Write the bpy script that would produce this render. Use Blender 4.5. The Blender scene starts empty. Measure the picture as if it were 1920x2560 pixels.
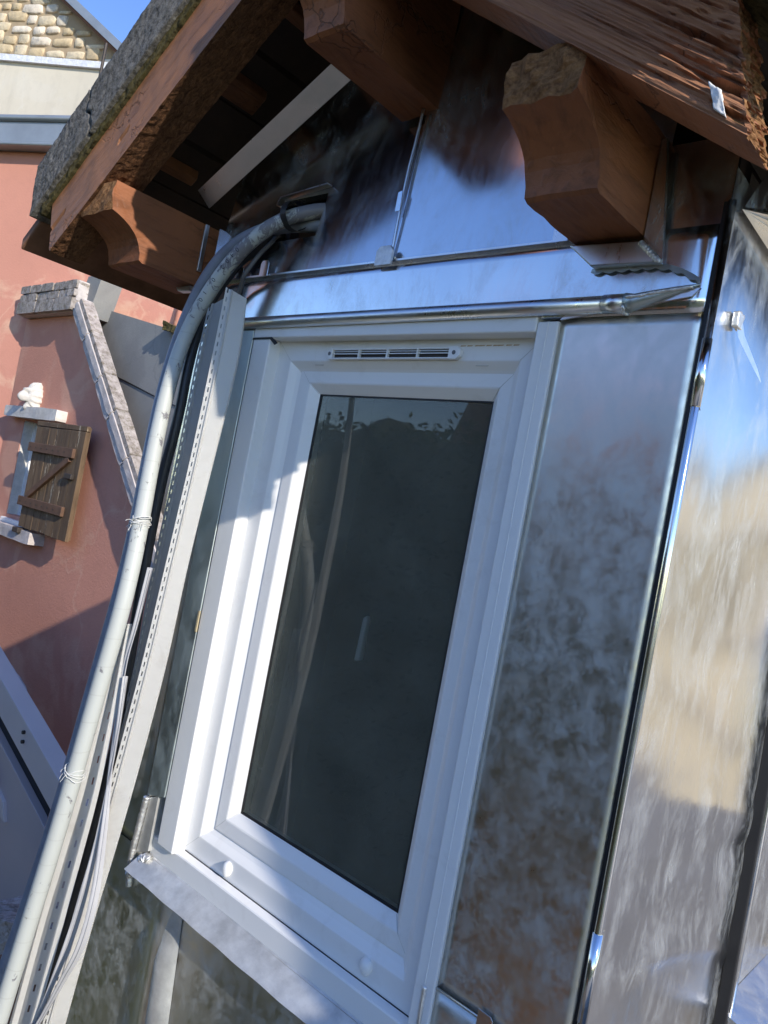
import bpy, bmesh, math, random
from mathutils import Vector, Matrix, noise
random.seed(11)
R = math.radians
SC = bpy.context.scene
COL = SC.collection

# ------------------------------------------------------------------ camera
cam_d = bpy.data.cameras.new('camera')
cam_d.sensor_fit = 'HORIZONTAL'; cam_d.sensor_width = 36.0; cam_d.lens = 36.0 * 1923 / 1920
cam_d.clip_start = 0.02; cam_d.clip_end = 900
cam = bpy.data.objects.new('camera', cam_d); COL.objects.link(cam)
ax = Vector((0.7364, 0.6506, 0.1859)); ay = Vector((0.1299, 0.1337, -0.9825)); az = Vector((-0.664, 0.7476, 0.0139))
az.normalize(); ax = (ax - az * ax.dot(az)).normalized(); ay = az.cross(ax)
cam.matrix_world = Matrix(((ax.x, -ay.x, -az.x, 0), (ax.y, -ay.y, -az.y, -1.0), (ax.z, -ay.z, -az.z, 0), (0, 0, 0, 1)))
SC.camera = cam

# ------------------------------------------------------------------ sky, sun, exposure
SUN = Vector((4.6, -1.0, 2.28)).normalized()
w = bpy.data.worlds.new('World'); SC.world = w; w.use_nodes = True
nt = w.node_tree
sky = nt.nodes.new('ShaderNodeTexSky'); sky.sky_type = 'NISHITA'; sky.sun_disc = False
sky.sun_elevation = math.asin(SUN.z); sky.sun_rotation = math.atan2(SUN.x, SUN.y)
sky.altitude = 300; sky.air_density = 1.0; sky.dust_density = 0.0; sky.ozone_density = 1.6
bg = nt.nodes['Background']; bg.inputs[1].default_value = 0.15
hs = nt.nodes.new('ShaderNodeHueSaturation'); hs.inputs['Saturation'].default_value = 1.2; hs.inputs['Hue'].default_value = 0.515
nt.links.new(sky.outputs[0], hs.inputs['Color']); nt.links.new(hs.outputs[0], bg.inputs[0])
sd = bpy.data.lights.new('sun', 'SUN'); sd.energy = 3.0; sd.angle = R(0.53); sd.color = (1.0, 0.92, 0.80)
so = bpy.data.objects.new('sun', sd); COL.objects.link(so)
so.rotation_euler = (-SUN).to_track_quat('-Z', 'Y').to_euler()
vs = SC.view_settings
vs.view_transform = 'Standard'; vs.look = 'None'; vs.gamma = 1.0; vs.use_curve_mapping = False
vs.exposure = 0.86
SC.cycles.max_bounces = 8; SC.cycles.glossy_bounces = 5; SC.cycles.diffuse_bounces = 3
SC.cycles.transparent_max_bounces = 12; SC.cycles.caustics_reflective = False; SC.cycles.caustics_refractive = False
SC.cycles.sample_clamp_indirect = 6.0

# ------------------------------------------------------------------ material helpers
class NT:
    def __init__(s, name):
        s.m = bpy.data.materials.new(name); s.m.use_nodes = True
        s.t = s.m.node_tree; s.b = s.t.nodes['Principled BSDF']; s.out = s.t.nodes['Material Output']
        s.tc = s.t.nodes.new('ShaderNodeTexCoord'); s.co = s.tc.outputs['Object']
    def n(s, typ, **kw):
        nd = s.t.nodes.new('ShaderNode' + typ)
        for k, v in kw.items():
            if k.startswith('i_'):
                key = k[2:]; key = int(key) if key.isdigit() else key.replace('_', ' ')
                s.put(v, nd.inputs[key])
            else: setattr(nd, k, v)
        return nd
    def put(s, v, sock):
        if isinstance(v, bpy.types.NodeSocket): s.t.links.new(v, sock)
        elif isinstance(v, bpy.types.Node): s.t.links.new(v.outputs[0], sock)
        else:
            try: sock.default_value = v
            except Exception: sock.default_value = (*v, 1.0)
    def mapp(s, scale=(1, 1, 1), rot=(0, 0, 0), loc=(0, 0, 0), co=None):
        return s.n('Mapping', i_Vector=co or s.co, i_Scale=scale, i_Rotation=rot, i_Location=loc).outputs[0]
    def noise(s, scale=5, detail=6, rough=0.55, dist=0.0, vec=None):
        return s.n('TexNoise', i_Vector=vec or s.co, i_Scale=scale, i_Detail=detail, i_Roughness=rough, i_Distortion=dist).outputs[0]
    def ramp(s, f, lo, hi, a=0.0, b=1.0):
        return s.n('MapRange', i_Value=f, i_1=lo, i_2=hi, i_3=a, i_4=b).outputs[0]
    def mix(s, f, a, b):
        nd = s.t.nodes.new('ShaderNodeMix'); nd.data_type = 'RGBA'
        s.put(f, nd.inputs[0]); s.put(a, nd.inputs[6]); s.put(b, nd.inputs[7]); return nd.outputs[2]
    def math(s, op, a, b=0.0):
        nd = s.t.nodes.new('ShaderNodeMath'); nd.operation = op; s.put(a, nd.inputs[0]); s.put(b, nd.inputs[1]); return nd.outputs[0]
    def bump(s, h, strength=0.3, dist=0.01, nrm=None):
        nd = s.n('Bump', i_Height=h, i_Strength=strength, i_Distance=dist)
        if nrm is not None: s.put(nrm, nd.inputs['Normal'])
        return nd.outputs[0]
    def set(s, **kw):
        for k, v in kw.items(): s.put(v, s.b.inputs[k.replace('_', ' ')])
        return s.m

def m_zinc(name, rough=0.16, smudge=0.5, col=(0.80, 0.81, 0.83), rot=0.4, scale=7.0, wav=0.03, film=(0.50, 0.56, 0.60), soft=0):
    a = NT(name)
    v = a.mapp(scale=(1.0, 1.0, 0.9 if soft else 0.5), rot=(0, rot, 0))
    n1 = a.noise(scale * (3.4 if soft else 2.6), 12, 0.74 if soft else 0.72, 0.25 if soft else 0.5, v)
    n2 = a.noise(scale * (0.75 if soft else 0.45), 5, 0.6, 0.6)
    n4 = a.noise(scale * 9, 8, 0.75, 0.9, a.mapp(scale=(1, 1, 0.4), rot=(0, -rot * 1.7, 0)))
    mask = a.math('MULTIPLY', a.ramp(n1, 0.40 if soft else 0.46, 0.70 if soft else 0.62), a.ramp(n2, 0.38 if soft else 0.36, 0.60 if soft else 0.54, 0.12 if soft else 0.0, 1.0))
    mask = a.math('MULTIPLY', mask, a.ramp(n4, 0.34, 0.62, 0.45, 1.0))
    mask = a.math('ADD', mask, a.ramp(n4, 0.70, 0.78, 0, 0.35))
    fine = a.noise(60, 4, 0.7, 0.0, a.mapp(scale=(1.6, 1.6, 0.12)))
    rr = a.math('ADD', a.ramp(n1, 0.3, 0.7, rough * 0.8, rough * 1.5), a.ramp(fine, 0.3, 0.7, 0.0, 0.05))
    w1 = a.noise(2.6, 2, 0.4); w2 = a.noise(14, 2, 0.5)
    nrm = a.bump(w1, wav, 0.05)
    nrm = a.bump(w2, wav * 0.35, 0.008, nrm)
    nrm = a.bump(fine, 0.02, 0.001, nrm)
    c = a.mix(a.ramp(n2, 0.3, 0.7), col, tuple(x * 0.86 for x in col))
    a.set(Base_Color=c, Metallic=1.0, Roughness=rr, Normal=nrm)
    d = a.t.nodes.new('ShaderNodeBsdfPrincipled')
    a.put(film, d.inputs['Base Color']); d.inputs['Roughness'].default_value = 0.42; d.inputs['Metallic'].default_value = 0.1
    a.put(nrm, d.inputs['Normal'])
    ms = a.n('MixShader', i_0=a.math('MULTIPLY', mask, smudge)); a.t.links.new(a.b.outputs[0], ms.inputs[1]); a.t.links.new(d.outputs[0], ms.inputs[2])
    a.t.links.new(ms.outputs[0], a.out.inputs[0])
    return a.m

def m_plain(name, col, rough=0.5, metal=0.0, var=0.15, scale=8, bump=0.0, bscale=40, bdist=0.004, spec=0.5):
    a = NT(name)
    n1 = a.noise(scale, 8, 0.6)
    c = a.mix(a.ramp(n1, 0.3, 0.7), tuple(x * (1 - var) for x in col), tuple(min(1, x * (1 + var)) for x in col))
    a.set(Base_Color=c, Roughness=rough, Metallic=metal)
    a.b.inputs['Specular IOR Level'].default_value = spec
    if bump: a.set(Normal=a.bump(a.noise(bscale, 6, 0.65), bump, bdist))
    return a.m

def m_painted_wood(name, col=(0.29, 0.108, 0.047), dark=(0.10, 0.04, 0.02), chips=0.85, bump=0.85, tilt=0.0, along='y'):
    a = NT(name)
    sc = (1, 0.18, 1) if along == 'y' else (0.18, 1, 1)
    v = a.mapp(rot=(0, tilt, 0)); v = a.mapp(scale=sc, co=v)
    g = a.noise(52, 7, 0.65, 0.4, v)
    big = a.noise(5, 5, 0.6)
    c = a.mix(a.ramp(big, 0.3, 0.7), tuple(x * 0.82 for x in col), tuple(min(1, x * 1.15) for x in col))
    c = a.mix(a.ramp(g, 0.48, 0.70, 0, 0.75), c, tuple(x * 0.45 for x in col))
    ck = a.noise(26, 9, 0.75, 2.2, v)
    cm = a.math('MULTIPLY', a.ramp(ck, 0.66, 0.70), a.ramp(big, 0.5, 0.62))
    wob = a.n('VectorMath', operation='ADD', i_0=v, i_1=a.n('VectorMath', operation='SCALE', i_0=a.n('TexNoise', i_Vector=a.co, i_Scale=30, i_Detail=5).outputs['Color'], i_3=0.05).outputs[0]).outputs[0]
    vo = a.n('TexVoronoi', feature='DISTANCE_TO_EDGE', i_Vector=wob, i_Scale=13).outputs['Distance']
    crack = a.math('MULTIPLY', a.ramp(vo, 0.004, 0.020, 1, 0), a.ramp(a.noise(4.5, 3), 0.56, 0.62, 0, 0.7))
    st = a.noise(9, 7, 0.7, 1.0)
    c = a.mix(a.ramp(st, 0.56, 0.72, 0, 0.5), c, tuple(x * 0.55 for x in col))
    c = a.mix(a.ramp(a.noise(60, 5, 0.7), 0.66, 0.74, 0, 0.6), c, tuple(min(1, x * 1.5) for x in col))
    cm = a.math('MAXIMUM', cm, crack)
    c = a.mix(a.math('MULTIPLY', cm, chips), c, dark)
    h = a.math('SUBTRACT', g, a.math('MULTIPLY', cm, 1.2))
    nrm = a.bump(h, bump, 0.004)
    a.set(Base_Color=c, Roughness=a.ramp(big, 0.3, 0.7, 0.5, 0.68), Normal=nrm)
    a.b.inputs['Specular IOR Level'].default_value = 0.35
    return a.m

def m_weathered(name, tilt):
    a = NT(name)
    v = a.mapp(rot=(0, tilt, 0)); v2 = a.mapp(scale=(0.06, 1, 1.2), co=v)
    g = a.noise(70, 8, 0.7, 0.5, v2); g2 = a.noise(18, 6, 0.65, 0.8, v2)
    c = a.mix(a.ramp(g2, 0.35, 0.65), (0.24, 0.105, 0.06), (0.40, 0.20, 0.105))
    c = a.mix(a.ramp(g, 0.52, 0.68, 0, 0.75), c, (0.07, 0.032, 0.022))
    c = a.mix(a.ramp(a.noise(6, 4), 0.55, 0.75, 0, 0.4), c, (0.20, 0.15, 0.12))
    a.set(Base_Color=c, Roughness=0.85, Normal=a.bump(g, 0.7, 0.006))
    a.b.inputs['Specular IOR Level'].default_value = 0.2
    return a.m

def m_concrete(name, a0=(0.09, 0.085, 0.08), a1=(0.30, 0.28, 0.25), moss=0.0, scale=60, bump=1.0):
    a = NT(name)
    n1 = a.noise(scale, 8, 0.75); n2 = a.noise(7, 5, 0.6); n3 = a.noise(24, 6, 0.7)
    c = a.mix(a.ramp(n1, 0.36, 0.62), a0, a1)
    c = a.mix(a.ramp(n2, 0.4, 0.7, 0, 0.45), c, tuple(x * 0.55 for x in a1))
    if moss:
        c = a.mix(a.math('MULTIPLY', a.ramp(n3, 0.5, 0.62), moss), c, (0.10, 0.085, 0.03))
    h = a.math('ADD', n1, a.math('MULTIPLY', n3, 0.8))
    a.set(Base_Color=c, Roughness=0.95, Normal=a.bump(h, bump, 0.006))
    a.b.inputs['Specular IOR Level'].default_value = 0.1
    return a.m

def m_stucco(name, col, patch, amount=0.6, bump=0.25, stain=(0, 0, 0), pscale=1.3):
    a = NT(name)
    n1 = a.noise(pscale, 6, 0.55, 0.6); n2 = a.noise(0.5, 4, 0.5); f = a.noise(45, 5, 0.7)
    c = a.mix(a.ramp(n2, 0.3, 0.7), tuple(x * 0.9 for x in col), tuple(min(1, x * 1.08) for x in col))
    c = a.mix(a.ramp(n1, 0.53, 0.60, 0, amount), c, patch)
    n5 = a.noise(6, 8, 0.7, 0.4)
    c = a.mix(a.ramp(n5, 0.50, 0.75, 0, 0.30), c, tuple(x * 0.72 for x in col))
    wb = a.n('VectorMath', operation='ADD', i_0=a.co, i_1=a.n('VectorMath', operation='SCALE', i_0=a.n('TexNoise', i_Vector=a.co, i_Scale=3, i_Detail=6).outputs['Color'], i_3=0.5).outputs[0]).outputs[0]
    vo = a.n('TexVoronoi', feature='DISTANCE_TO_EDGE', i_Vector=wb, i_Scale=0.7).outputs['Distance']
    c = a.mix(a.math('MULTIPLY', a.ramp(vo, 0.002, 0.012, 0.5, 0), a.ramp(n2, 0.48, 0.56)), c, patch)
    st = a.noise(2.2, 6, 0.6, 0.2, a.mapp(scale=(1.5, 1.5, 0.15)))
    c = a.mix(a.ramp(st, 0.6, 0.75, 0, 0.25), c, tuple(x * 0.7 for x in col))
    a.set(Base_Color=c, Roughness=0.92, Normal=a.bump(f, bump, 0.01))
    a.b.inputs['Specular IOR Level'].default_value = 0.15
    return a.m

def m_pvc(name, col=(0.78, 0.78, 0.775), rough=0.32, dirt=0.35):
    a = NT(name)
    n1 = a.noise(11, 8, 0.7, 0.6); n2 = a.noise(140, 3, 0.6)
    m = a.math('MULTIPLY', a.ramp(n1, 0.55, 0.78), dirt)
    c = a.mix(m, col, (0.50, 0.47, 0.43))
    sp = a.ramp(n2, 0.77, 0.80, 0, dirt)
    c = a.mix(sp, c, (0.30, 0.22, 0.16))
    a.set(Base_Color=c, Roughness=a.ramp(n1, 0.3, 0.7, rough * 0.85, rough * 1.4), Normal=a.bump(a.noise(3, 2), 0.03, 0.02))
    return a.m

def m_pipe(name):
    a = NT(name)
    sep = a.n('SeparateXYZ', i_0=a.co)
    v = a.mapp(scale=(1, 1, 0.6))
    n1 = a.noise(34, 9, 0.72, 0.8, v); n2 = a.noise(8, 4, 0.6)
    up = a.ramp(sep.outputs[2], 0.36, 0.50)                     # paint has flaked off along the bend
    wear = a.math('ADD', a.math('MULTIPLY', up, 0.17), a.math('MULTIPLY', n2, 0.06))
    bare = a.ramp(a.math('ADD', n1, wear), 0.645, 0.665)
    c = a.mix(bare, (0.45, 0.47, 0.45), (0.19, 0.185, 0.20))
    rings = a.n('TexWave', wave_type='BANDS', bands_direction='Z', i_Vector=a.co, i_Scale=5.5, i_Distortion=2.0, i_Detail=2)
    ring = a.ramp(rings.outputs['Fac'], 0.992, 1.0, 0, 0.22)
    c = a.mix(ring, c, (0.25, 0.24, 0.22))
    sp = a.ramp(a.noise(90, 6, 0.8), 0.70, 0.74, 0, 0.6)
    c = a.mix(sp, c, (0.16, 0.15, 0.13))
    h = a.math('SUBTRACT', 1.0, bare)
    a.set(Base_Color=c, Roughness=0.5, Normal=a.bump(h, 0.5, 0.002))
    return a.m

def m_glass(name):
    a = NT(name)
    tr = a.n('BsdfTransparent', i_0=(0.72, 0.76, 0.74, 1))
    gl = a.n('BsdfGlossy', i_0=(1, 1, 1, 1), i_Roughness=0.012)
    fr = a.n('Fresnel', i_IOR=1.62)
    ms = a.n('MixShader', i_0=a.math('MINIMUM', a.math('MULTIPLY', fr, 1.05), 1.0), i_1=tr, i_2=gl)
    sep = a.n('SeparateXYZ', i_0=a.co)
    du = a.noise(420, 2, 0.5); du2 = a.noise(9, 6, 0.65)
    left = a.ramp(sep.outputs[0], -1.16, -0.98, 1.0, 0.6)  # dust thickened to the left, painting in its sunlit side
    lit_dust = a.math('MULTIPLY', a.math('ADD', a.ramp(du, 0.52, 0.72, 0, 0.16), a.ramp(du2, 0.40, 0.8, 0.17, 0.30)), left)
    df = a.n('BsdfDiffuse', i_0=(0.52, 0.54, 0.44, 1))
    m2 = a.n('MixShader', i_0=lit_dust, i_1=ms, i_2=df)
    a.t.links.new(m2.outputs[0], a.out.inputs[0])
    return a.m

def m_film(name):
    a = NT(name)
    tr = a.n('BsdfTransparent', i_0=(0.9, 0.9, 0.92, 1)); gl = a.n('BsdfGlossy', i_0=(1, 1, 1, 1), i_Roughness=0.12)
    df = a.n('BsdfTranslucent', i_0=(0.85, 0.85, 0.87, 1)); d2 = a.n('BsdfDiffuse', i_0=(0.8, 0.8, 0.82, 1))
    m1 = a.n('MixShader', i_0=0.5, i_1=df, i_2=d2)
    m2 = a.n('MixShader', i_0=0.22, i_1=m1, i_2=gl)
    m3 = a.n('MixShader', i_0=0.66, i_1=m2, i_2=tr)
    a.t.links.new(m3.outputs[0], a.out.inputs[0]); return a.m

def m_curtain(name):
    a = NT(name)
    d = a.n('BsdfDiffuse', i_0=(0.80, 0.79, 0.77, 1)); t = a.n('BsdfTranslucent', i_0=(0.75, 0.74, 0.72, 1)); tr = a.n('BsdfTransparent')
    m1 = a.n('MixShader', i_0=0.4, i_1=d, i_2=t); m2 = a.n('MixShader', i_0=0.18, i_1=m1, i_2=tr)
    a.t.links.new(m2.outputs[0], a.out.inputs[0]); return a.m

def m_leaf(name, c0, c1):
    a = NT(name)
    oi = a.noise(0.9, 3, 0.6)
    a.set(Base_Color=a.mix(a.ramp(oi, 0.35, 0.65), c0, c1), Roughness=0.6); return a.m

def m_shutter(name):
    a = NT(name)
    v = a.mapp(scale=(1, 1, 0.12)); g = a.noise(16, 7, 0.7, 0.4, v)
    c = a.mix(a.ramp(g, 0.35, 0.65), (0.075, 0.045, 0.024), (0.17, 0.11, 0.06))
    pl = a.noise(11, 7, 0.75, 0.2, a.mapp(scale=(1.3, 1, 0.22), loc=(3, 0, 1)))
    c = a.mix(a.ramp(pl, 0.60, 0.64), c, (0.46, 0.38, 0.27))
    a.set(Base_Color=c, Roughness=0.75, Normal=a.bump(g, 0.5, 0.01)); return a.m

def m_gablestone(name, col):
    a = NT(name)
    n1 = a.noise(9, 8, 0.7); n2 = a.noise(2.2, 4, 0.6)
    c = a.mix(a.ramp(n1, 0.3, 0.7), tuple(x * 0.7 for x in col), tuple(min(1, x * 1.15) for x in col))
    c = a.mix(a.ramp(n2, 0.55, 0.75, 0, 0.4), c, (0.42, 0.30, 0.12))
    a.set(Base_Color=c, Roughness=0.95, Normal=a.bump(n1, 0.8, 0.03)); return a.m

ZINC = m_zinc('zinc_sheet', 0.13, 0.40)
ZINC_SMEAR = m_zinc('zinc_smeared', 0.30, 0.80, col=(0.86, 0.83, 0.75), scale=8, wav=0.025, film=(0.62, 0.65, 0.64), soft=1)
ZINC_CHEEK = m_zinc('zinc_cheek', 0.17, 0.32, rot=0.35, scale=7, wav=0.14, film=(0.55, 0.58, 0.60))
ZINC_SOFT = m_zinc('zinc_bright', 0.26, 0.25)
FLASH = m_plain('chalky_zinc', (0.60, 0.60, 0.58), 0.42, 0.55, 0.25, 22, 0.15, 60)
ZINC_DULL = m_zinc('zinc_dull', 0.36, 0.75, col=(0.56, 0.62, 0.63), scale=4, film=(0.36, 0.43, 0.44))
SOLDER = m_plain('solder', (0.74, 0.74, 0.74), 0.40, 0.8, 0.25, 60, 0.8, 120, 0.002)
WOOD = m_painted_wood('painted_wood')
WOOD_L = m_painted_wood('painted_wood_rake', (0.36, 0.16, 0.075), tilt=0.59, along='x', chips=0.7)
WOOD_D = m_painted_wood('rough_stained_wood', (0.22, 0.095, 0.045), chips=0.8, bump=0.8)
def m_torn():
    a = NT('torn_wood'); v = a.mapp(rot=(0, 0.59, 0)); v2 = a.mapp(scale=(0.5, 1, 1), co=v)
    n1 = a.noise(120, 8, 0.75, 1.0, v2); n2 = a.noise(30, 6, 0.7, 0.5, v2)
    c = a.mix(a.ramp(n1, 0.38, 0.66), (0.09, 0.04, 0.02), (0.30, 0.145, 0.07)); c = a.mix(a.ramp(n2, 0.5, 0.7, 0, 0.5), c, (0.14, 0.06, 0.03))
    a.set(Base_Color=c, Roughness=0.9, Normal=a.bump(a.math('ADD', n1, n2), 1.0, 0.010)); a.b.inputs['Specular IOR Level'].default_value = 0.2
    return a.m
TORN = m_torn()
WEATHER = m_weathered('weathered_wood', -0.605)
ENDGRAIN = m_concrete('end_grain', (0.10, 0.042, 0.02), (0.42, 0.22, 0.10), scale=110)
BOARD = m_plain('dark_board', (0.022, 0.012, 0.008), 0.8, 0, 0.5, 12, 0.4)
VERGE = m_concrete('verge_cement', (0.05, 0.047, 0.043), (0.27, 0.255, 0.235), moss=0.08, scale=85)
MOSS = m_concrete('mossy_mortar', (0.035, 0.03, 0.018), (0.16, 0.13, 0.06), moss=0.7, scale=90)
TILE = m_plain('old_tile', (0.20, 0.10, 0.06), 0.9, 0, 0.4, 10, 0.5)
PVC = m_pvc('white_pvc')
PVC_R = m_pvc('rail_pvc', (0.80, 0.79, 0.76), 0.42, 0.45)
PVC_G = m_pvc('grey_pvc', (0.50, 0.50, 0.48), 0.45, 0.5)
GASKET = m_plain('black_gasket', (0.012, 0.012, 0.014), 0.5)
VENTDARK = m_plain('vent_inside', (0.05, 0.04, 0.035), 0.7)
GLASS = m_glass('window_glass')
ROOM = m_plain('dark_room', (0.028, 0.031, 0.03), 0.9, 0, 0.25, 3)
CURT = m_curtain('net_curtain')
PIPE = m_pipe('painted_pipe')
PIPE_B = m_plain('blue_grey_pipe', (0.20, 0.22, 0.27), 0.5, 0, 0.2, 20)
BLACK = m_plain('black_rubber', (0.018, 0.018, 0.02), 0.45, 0, 0.3)
GREYC = m_plain('grey_cable', (0.12, 0.12, 0.13), 0.5)
FILM = m_plain('clear_strip', (0.42, 0.42, 0.44), 0.10, 0, 0.1, 12)
TWINE = m_plain('twine', (0.62, 0.62, 0.60), 0.9)
INK = m_plain('print_ink', (0.03, 0.03, 0.035), 0.7)
CAULK = m_plain('white_caulk', (0.72, 0.72, 0.72), 0.5, 0, 0.1, 40, 0.4, 70)
PINK = m_stucco('pink_render', (0.61, 0.29, 0.21), (0.68, 0.40, 0.29), 0.5, 0.5)
PINK_T = m_stucco('pink_render_patched', (0.62, 0.29, 0.215), (0.72, 0.45, 0.32), 0.75, pscale=1.6)
CEMENT = m_stucco('grey_cement', (0.27, 0.27, 0.262), (0.22, 0.22, 0.22), 0.5)
CREAM = m_stucco('cream_render', (0.62, 0.57, 0.47), (0.66, 0.62, 0.54), 0.4, 0.15)
COPE = m_concrete('coping_stone', (0.20, 0.17, 0.15), (0.52, 0.47, 0.44), moss=0.5, scale=14, bump=0.7)
COPE_W = m_concrete('pale_coping', (0.44, 0.40, 0.38), (0.62, 0.57, 0.55), scale=9, bump=0.4)
STONE_W = m_concrete('white_stone', (0.55, 0.53, 0.49), (0.74, 0.71, 0.66), scale=9, bump=0.3)
SHUT = m_shutter('shutter_wood')
SHUT2 = m_plain('shutter_brace', (0.115, 0.06, 0.035), 0.7, 0, 0.3, 14, 0.3)
IRON = m_plain('dark_iron', (0.05, 0.04, 0.035), 0.6, 0.4)
GUTZ = m_plain('grey_zinc', (0.34, 0.37, 0.40), 0.5, 0.55, 0.12, 3)
LEADW = m_plain('pale_flashing', (0.72, 0.74, 0.80), 0.6, 0, 0.15, 12, 0.6, 25, 0.03)
MORTAR = m_concrete('lime_mortar', (0.33, 0.25, 0.165), (0.47, 0.37, 0.25), scale=7, bump=0.8)
GST = [m_gablestone('gable_stone_pale', (0.66, 0.56, 0.40)), m_gablestone('gable_stone_warm', (0.58, 0.46, 0.29)), m_gablestone('gable_stone_white', (0.72, 0.64, 0.53))]
ALU = m_plain('white_aluminium', (0.62, 0.52, 0.49), 0.4, 0, 0.06, 2)
ALU_P = m_plain('veranda_panel', (0.50, 0.40, 0.38), 0.5, 0, 0.08, 1.2)
SLATE = m_plain('dark_slate', (0.26, 0.24, 0.21), 0.6, 0, 0.3, 5, 0.5)
BARK = m_plain('bark', (0.09, 0.065, 0.045), 0.9, 0, 0.3, 8, 0.5)
LEAF = [m_leaf('leaf_dark', (0.075, 0.085, 0.03), (0.13, 0.12, 0.045)), m_leaf('leaf_light', (0.09, 0.12, 0.04), (0.13, 0.14, 0.06))]
GRASS = m_plain('garden_grass', (0.06, 0.075, 0.03), 0.95, 0, 0.5, 0.5)
BEIGE = m_stucco('beige_render', (0.55, 0.46, 0.33), (0.60, 0.52, 0.40), 0.5)
REDTILE = m_plain('red_roof_tile', (0.30, 0.12, 0.07), 0.9, 0, 0.3, 3, 0.4)

# ------------------------------------------------------------------ mesh helpers
def thing(name, label, cat, loc, group=None):
    o = bpy.data.objects.new(name, None); COL.objects.link(o); o.location = loc
    o.empty_display_size = 0.1
    o['label'] = label; o['category'] = cat
    if group: o['group'] = group
    return o
def root_of(p):
    while p.parent: p = p.parent
    return p
def obj(name, me, mat, parent=None, label=None, kind=None, cat=None, group=None, smooth=False):
    if isinstance(me, bmesh.types.BMesh):
        bm = me; me = bpy.data.meshes.new(name)
        bmesh.ops.recalc_face_normals(bm, faces=bm.faces)
        bm.to_mesh(me); bm.free()
    if smooth:
        for p in me.polygons: p.use_smooth = True
    o = bpy.data.objects.new(name, me); COL.objects.link(o)
    for m in (mat if isinstance(mat, (list, tuple)) else [mat]):
        if len(me.materials) < 16 and m.name not in [x.name for x in me.materials if x]: me.materials.append(m)
    if parent:
        o.parent = parent; r = root_of(parent)
        if parent is r: o.matrix_parent_inverse = Matrix.Translation(r.location).inverted()
        # children of a mesh part share its frame, so the inverse stays identity
    if label: o['label'] = label
    if kind: o['kind'] = kind
    if cat: o['category'] = cat
    if group: o['group'] = group
    return o
def bm_(): return bmesh.new()
def addbox(bm, x0, x1, y0, y1, z0, z1, bev=0.0, seg=2):
    vs_ = [bm.verts.new(c) for c in ((x0, y0, z0), (x1, y0, z0), (x1, y1, z0), (x0, y1, z0), (x0, y0, z1), (x1, y0, z1), (x1, y1, z1), (x0, y1, z1))]
    fs = [bm.faces.new([vs_[i] for i in f]) for f in ((0, 3, 2, 1), (4, 5, 6, 7), (0, 1, 5, 4), (1, 2, 6, 5), (2, 3, 7, 6), (3, 0, 4, 7))]
    if bev:
        es = list({e for f in fs for e in f.edges})
        bmesh.ops.bevel(bm, geom=es, offset=bev, segments=seg, affect='EDGES', profile=0.5)
    return bm
def box(*a, **k): return addbox(bm_(), *a, **k)
def prism(pts, d0, d1, axis='y', bev=0.0, bm=None, seg=2):
    """polygon (2D) extruded between d0 and d1; axis y: pts are (x,z); axis x: pts are (y,z); axis z: pts are (x,y)"""
    bm = bm or bm_()
    f3 = {'y': lambda p, d: (p[0], d, p[1]), 'x': lambda p, d: (d, p[0], p[1]), 'z': lambda p, d: (p[0], p[1], d)}[axis]
    a = [bm.verts.new(f3(p, d0)) for p in pts]; b = [bm.verts.new(f3(p, d1)) for p in pts]
    n = len(pts); fs = [bm.faces.new(a), bm.faces.new(b[::-1])]
    for i in range(n): fs.append(bm.faces.new((a[i], b[i], b[(i + 1) % n], a[(i + 1) % n])))
    bmesh.ops.recalc_face_normals(bm, faces=fs)
    if bev:
        es = list({e for f in fs for e in f.edges})
        bmesh.ops.bevel(bm, geom=es, offset=bev, segments=seg, affect='EDGES', profile=0.5)
    return bm
def catmull(P, n=6):
    P = [Vector(p) for p in P]; out = []
    for i in range(len(P) - 1):
        p0 = P[max(i - 1, 0)]; p1 = P[i]; p2 = P[i + 1]; p3 = P[min(i + 2, len(P) - 1)]
        for k in range(n):
            t = k / n; t2 = t * t; t3 = t2 * t
            out.append(0.5 * ((2 * p1) + (p2 - p0) * t + (2 * p0 - 5 * p1 + 4 * p2 - p3) * t2 + (3 * p1 - p0 - 3 * p2 + p3) * t3))
    out.append(P[-1]); return out
def tube(P, r, seg=12, bm=None, cap=True):
    bm = bm or bm_(); P = [Vector(p) for p in P]; n = len(P)
    rad = r if callable(r) else (lambda t: r)
    T = [(P[min(i + 1, n - 1)] - P[max(i - 1, 0)]).normalized() for i in range(n)]
    u = T[0].orthogonal().normalized(); rings = []
    for i in range(n):
        u = (u - T[i] * u.dot(T[i])).normalized(); v = T[i].cross(u); ri = rad(i / max(1, n - 1))
        rings.append([bm.verts.new(P[i] + (u * math.cos(2 * math.pi * k / seg) + v * math.sin(2 * math.pi * k / seg)) * ri) for k in range(seg)])
    for i in range(n - 1):
        for k in range(seg):
            bm.faces.new((rings[i][k], rings[i][(k + 1) % seg], rings[i + 1][(k + 1) % seg], rings[i + 1][k]))
    if cap: bm.faces.new(rings[0][::-1]); bm.faces.new(rings[-1])
    return bm
def ring_frame(rect, prof, bm=None, ins=(1, 1, 1, 1), closed=False):
    """mitred frame: prof is a list of (inset, y); rect = x0,x1,z0,z1; ins scales the inset per side (l,r,b,t)"""
    bm = bm or bm_(); x0, x1, z0, z1 = rect; rings = []
    for d, y in prof:
        rings.append([bm.verts.new(c) for c in ((x0 + d * ins[0], y, z0 + d * ins[2]), (x1 - d * ins[1], y, z0 + d * ins[2]), (x1 - d * ins[1], y, z1 - d * ins[3]), (x0 + d * ins[0], y, z1 - d * ins[3]))])
    for a, b in zip(rings, rings[1:] + (rings[:1] if closed else [])):
        for k in range(4): bm.faces.new((a[k], a[(k + 1) % 4], b[(k + 1) % 4], b[k]))
    return bm
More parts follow.
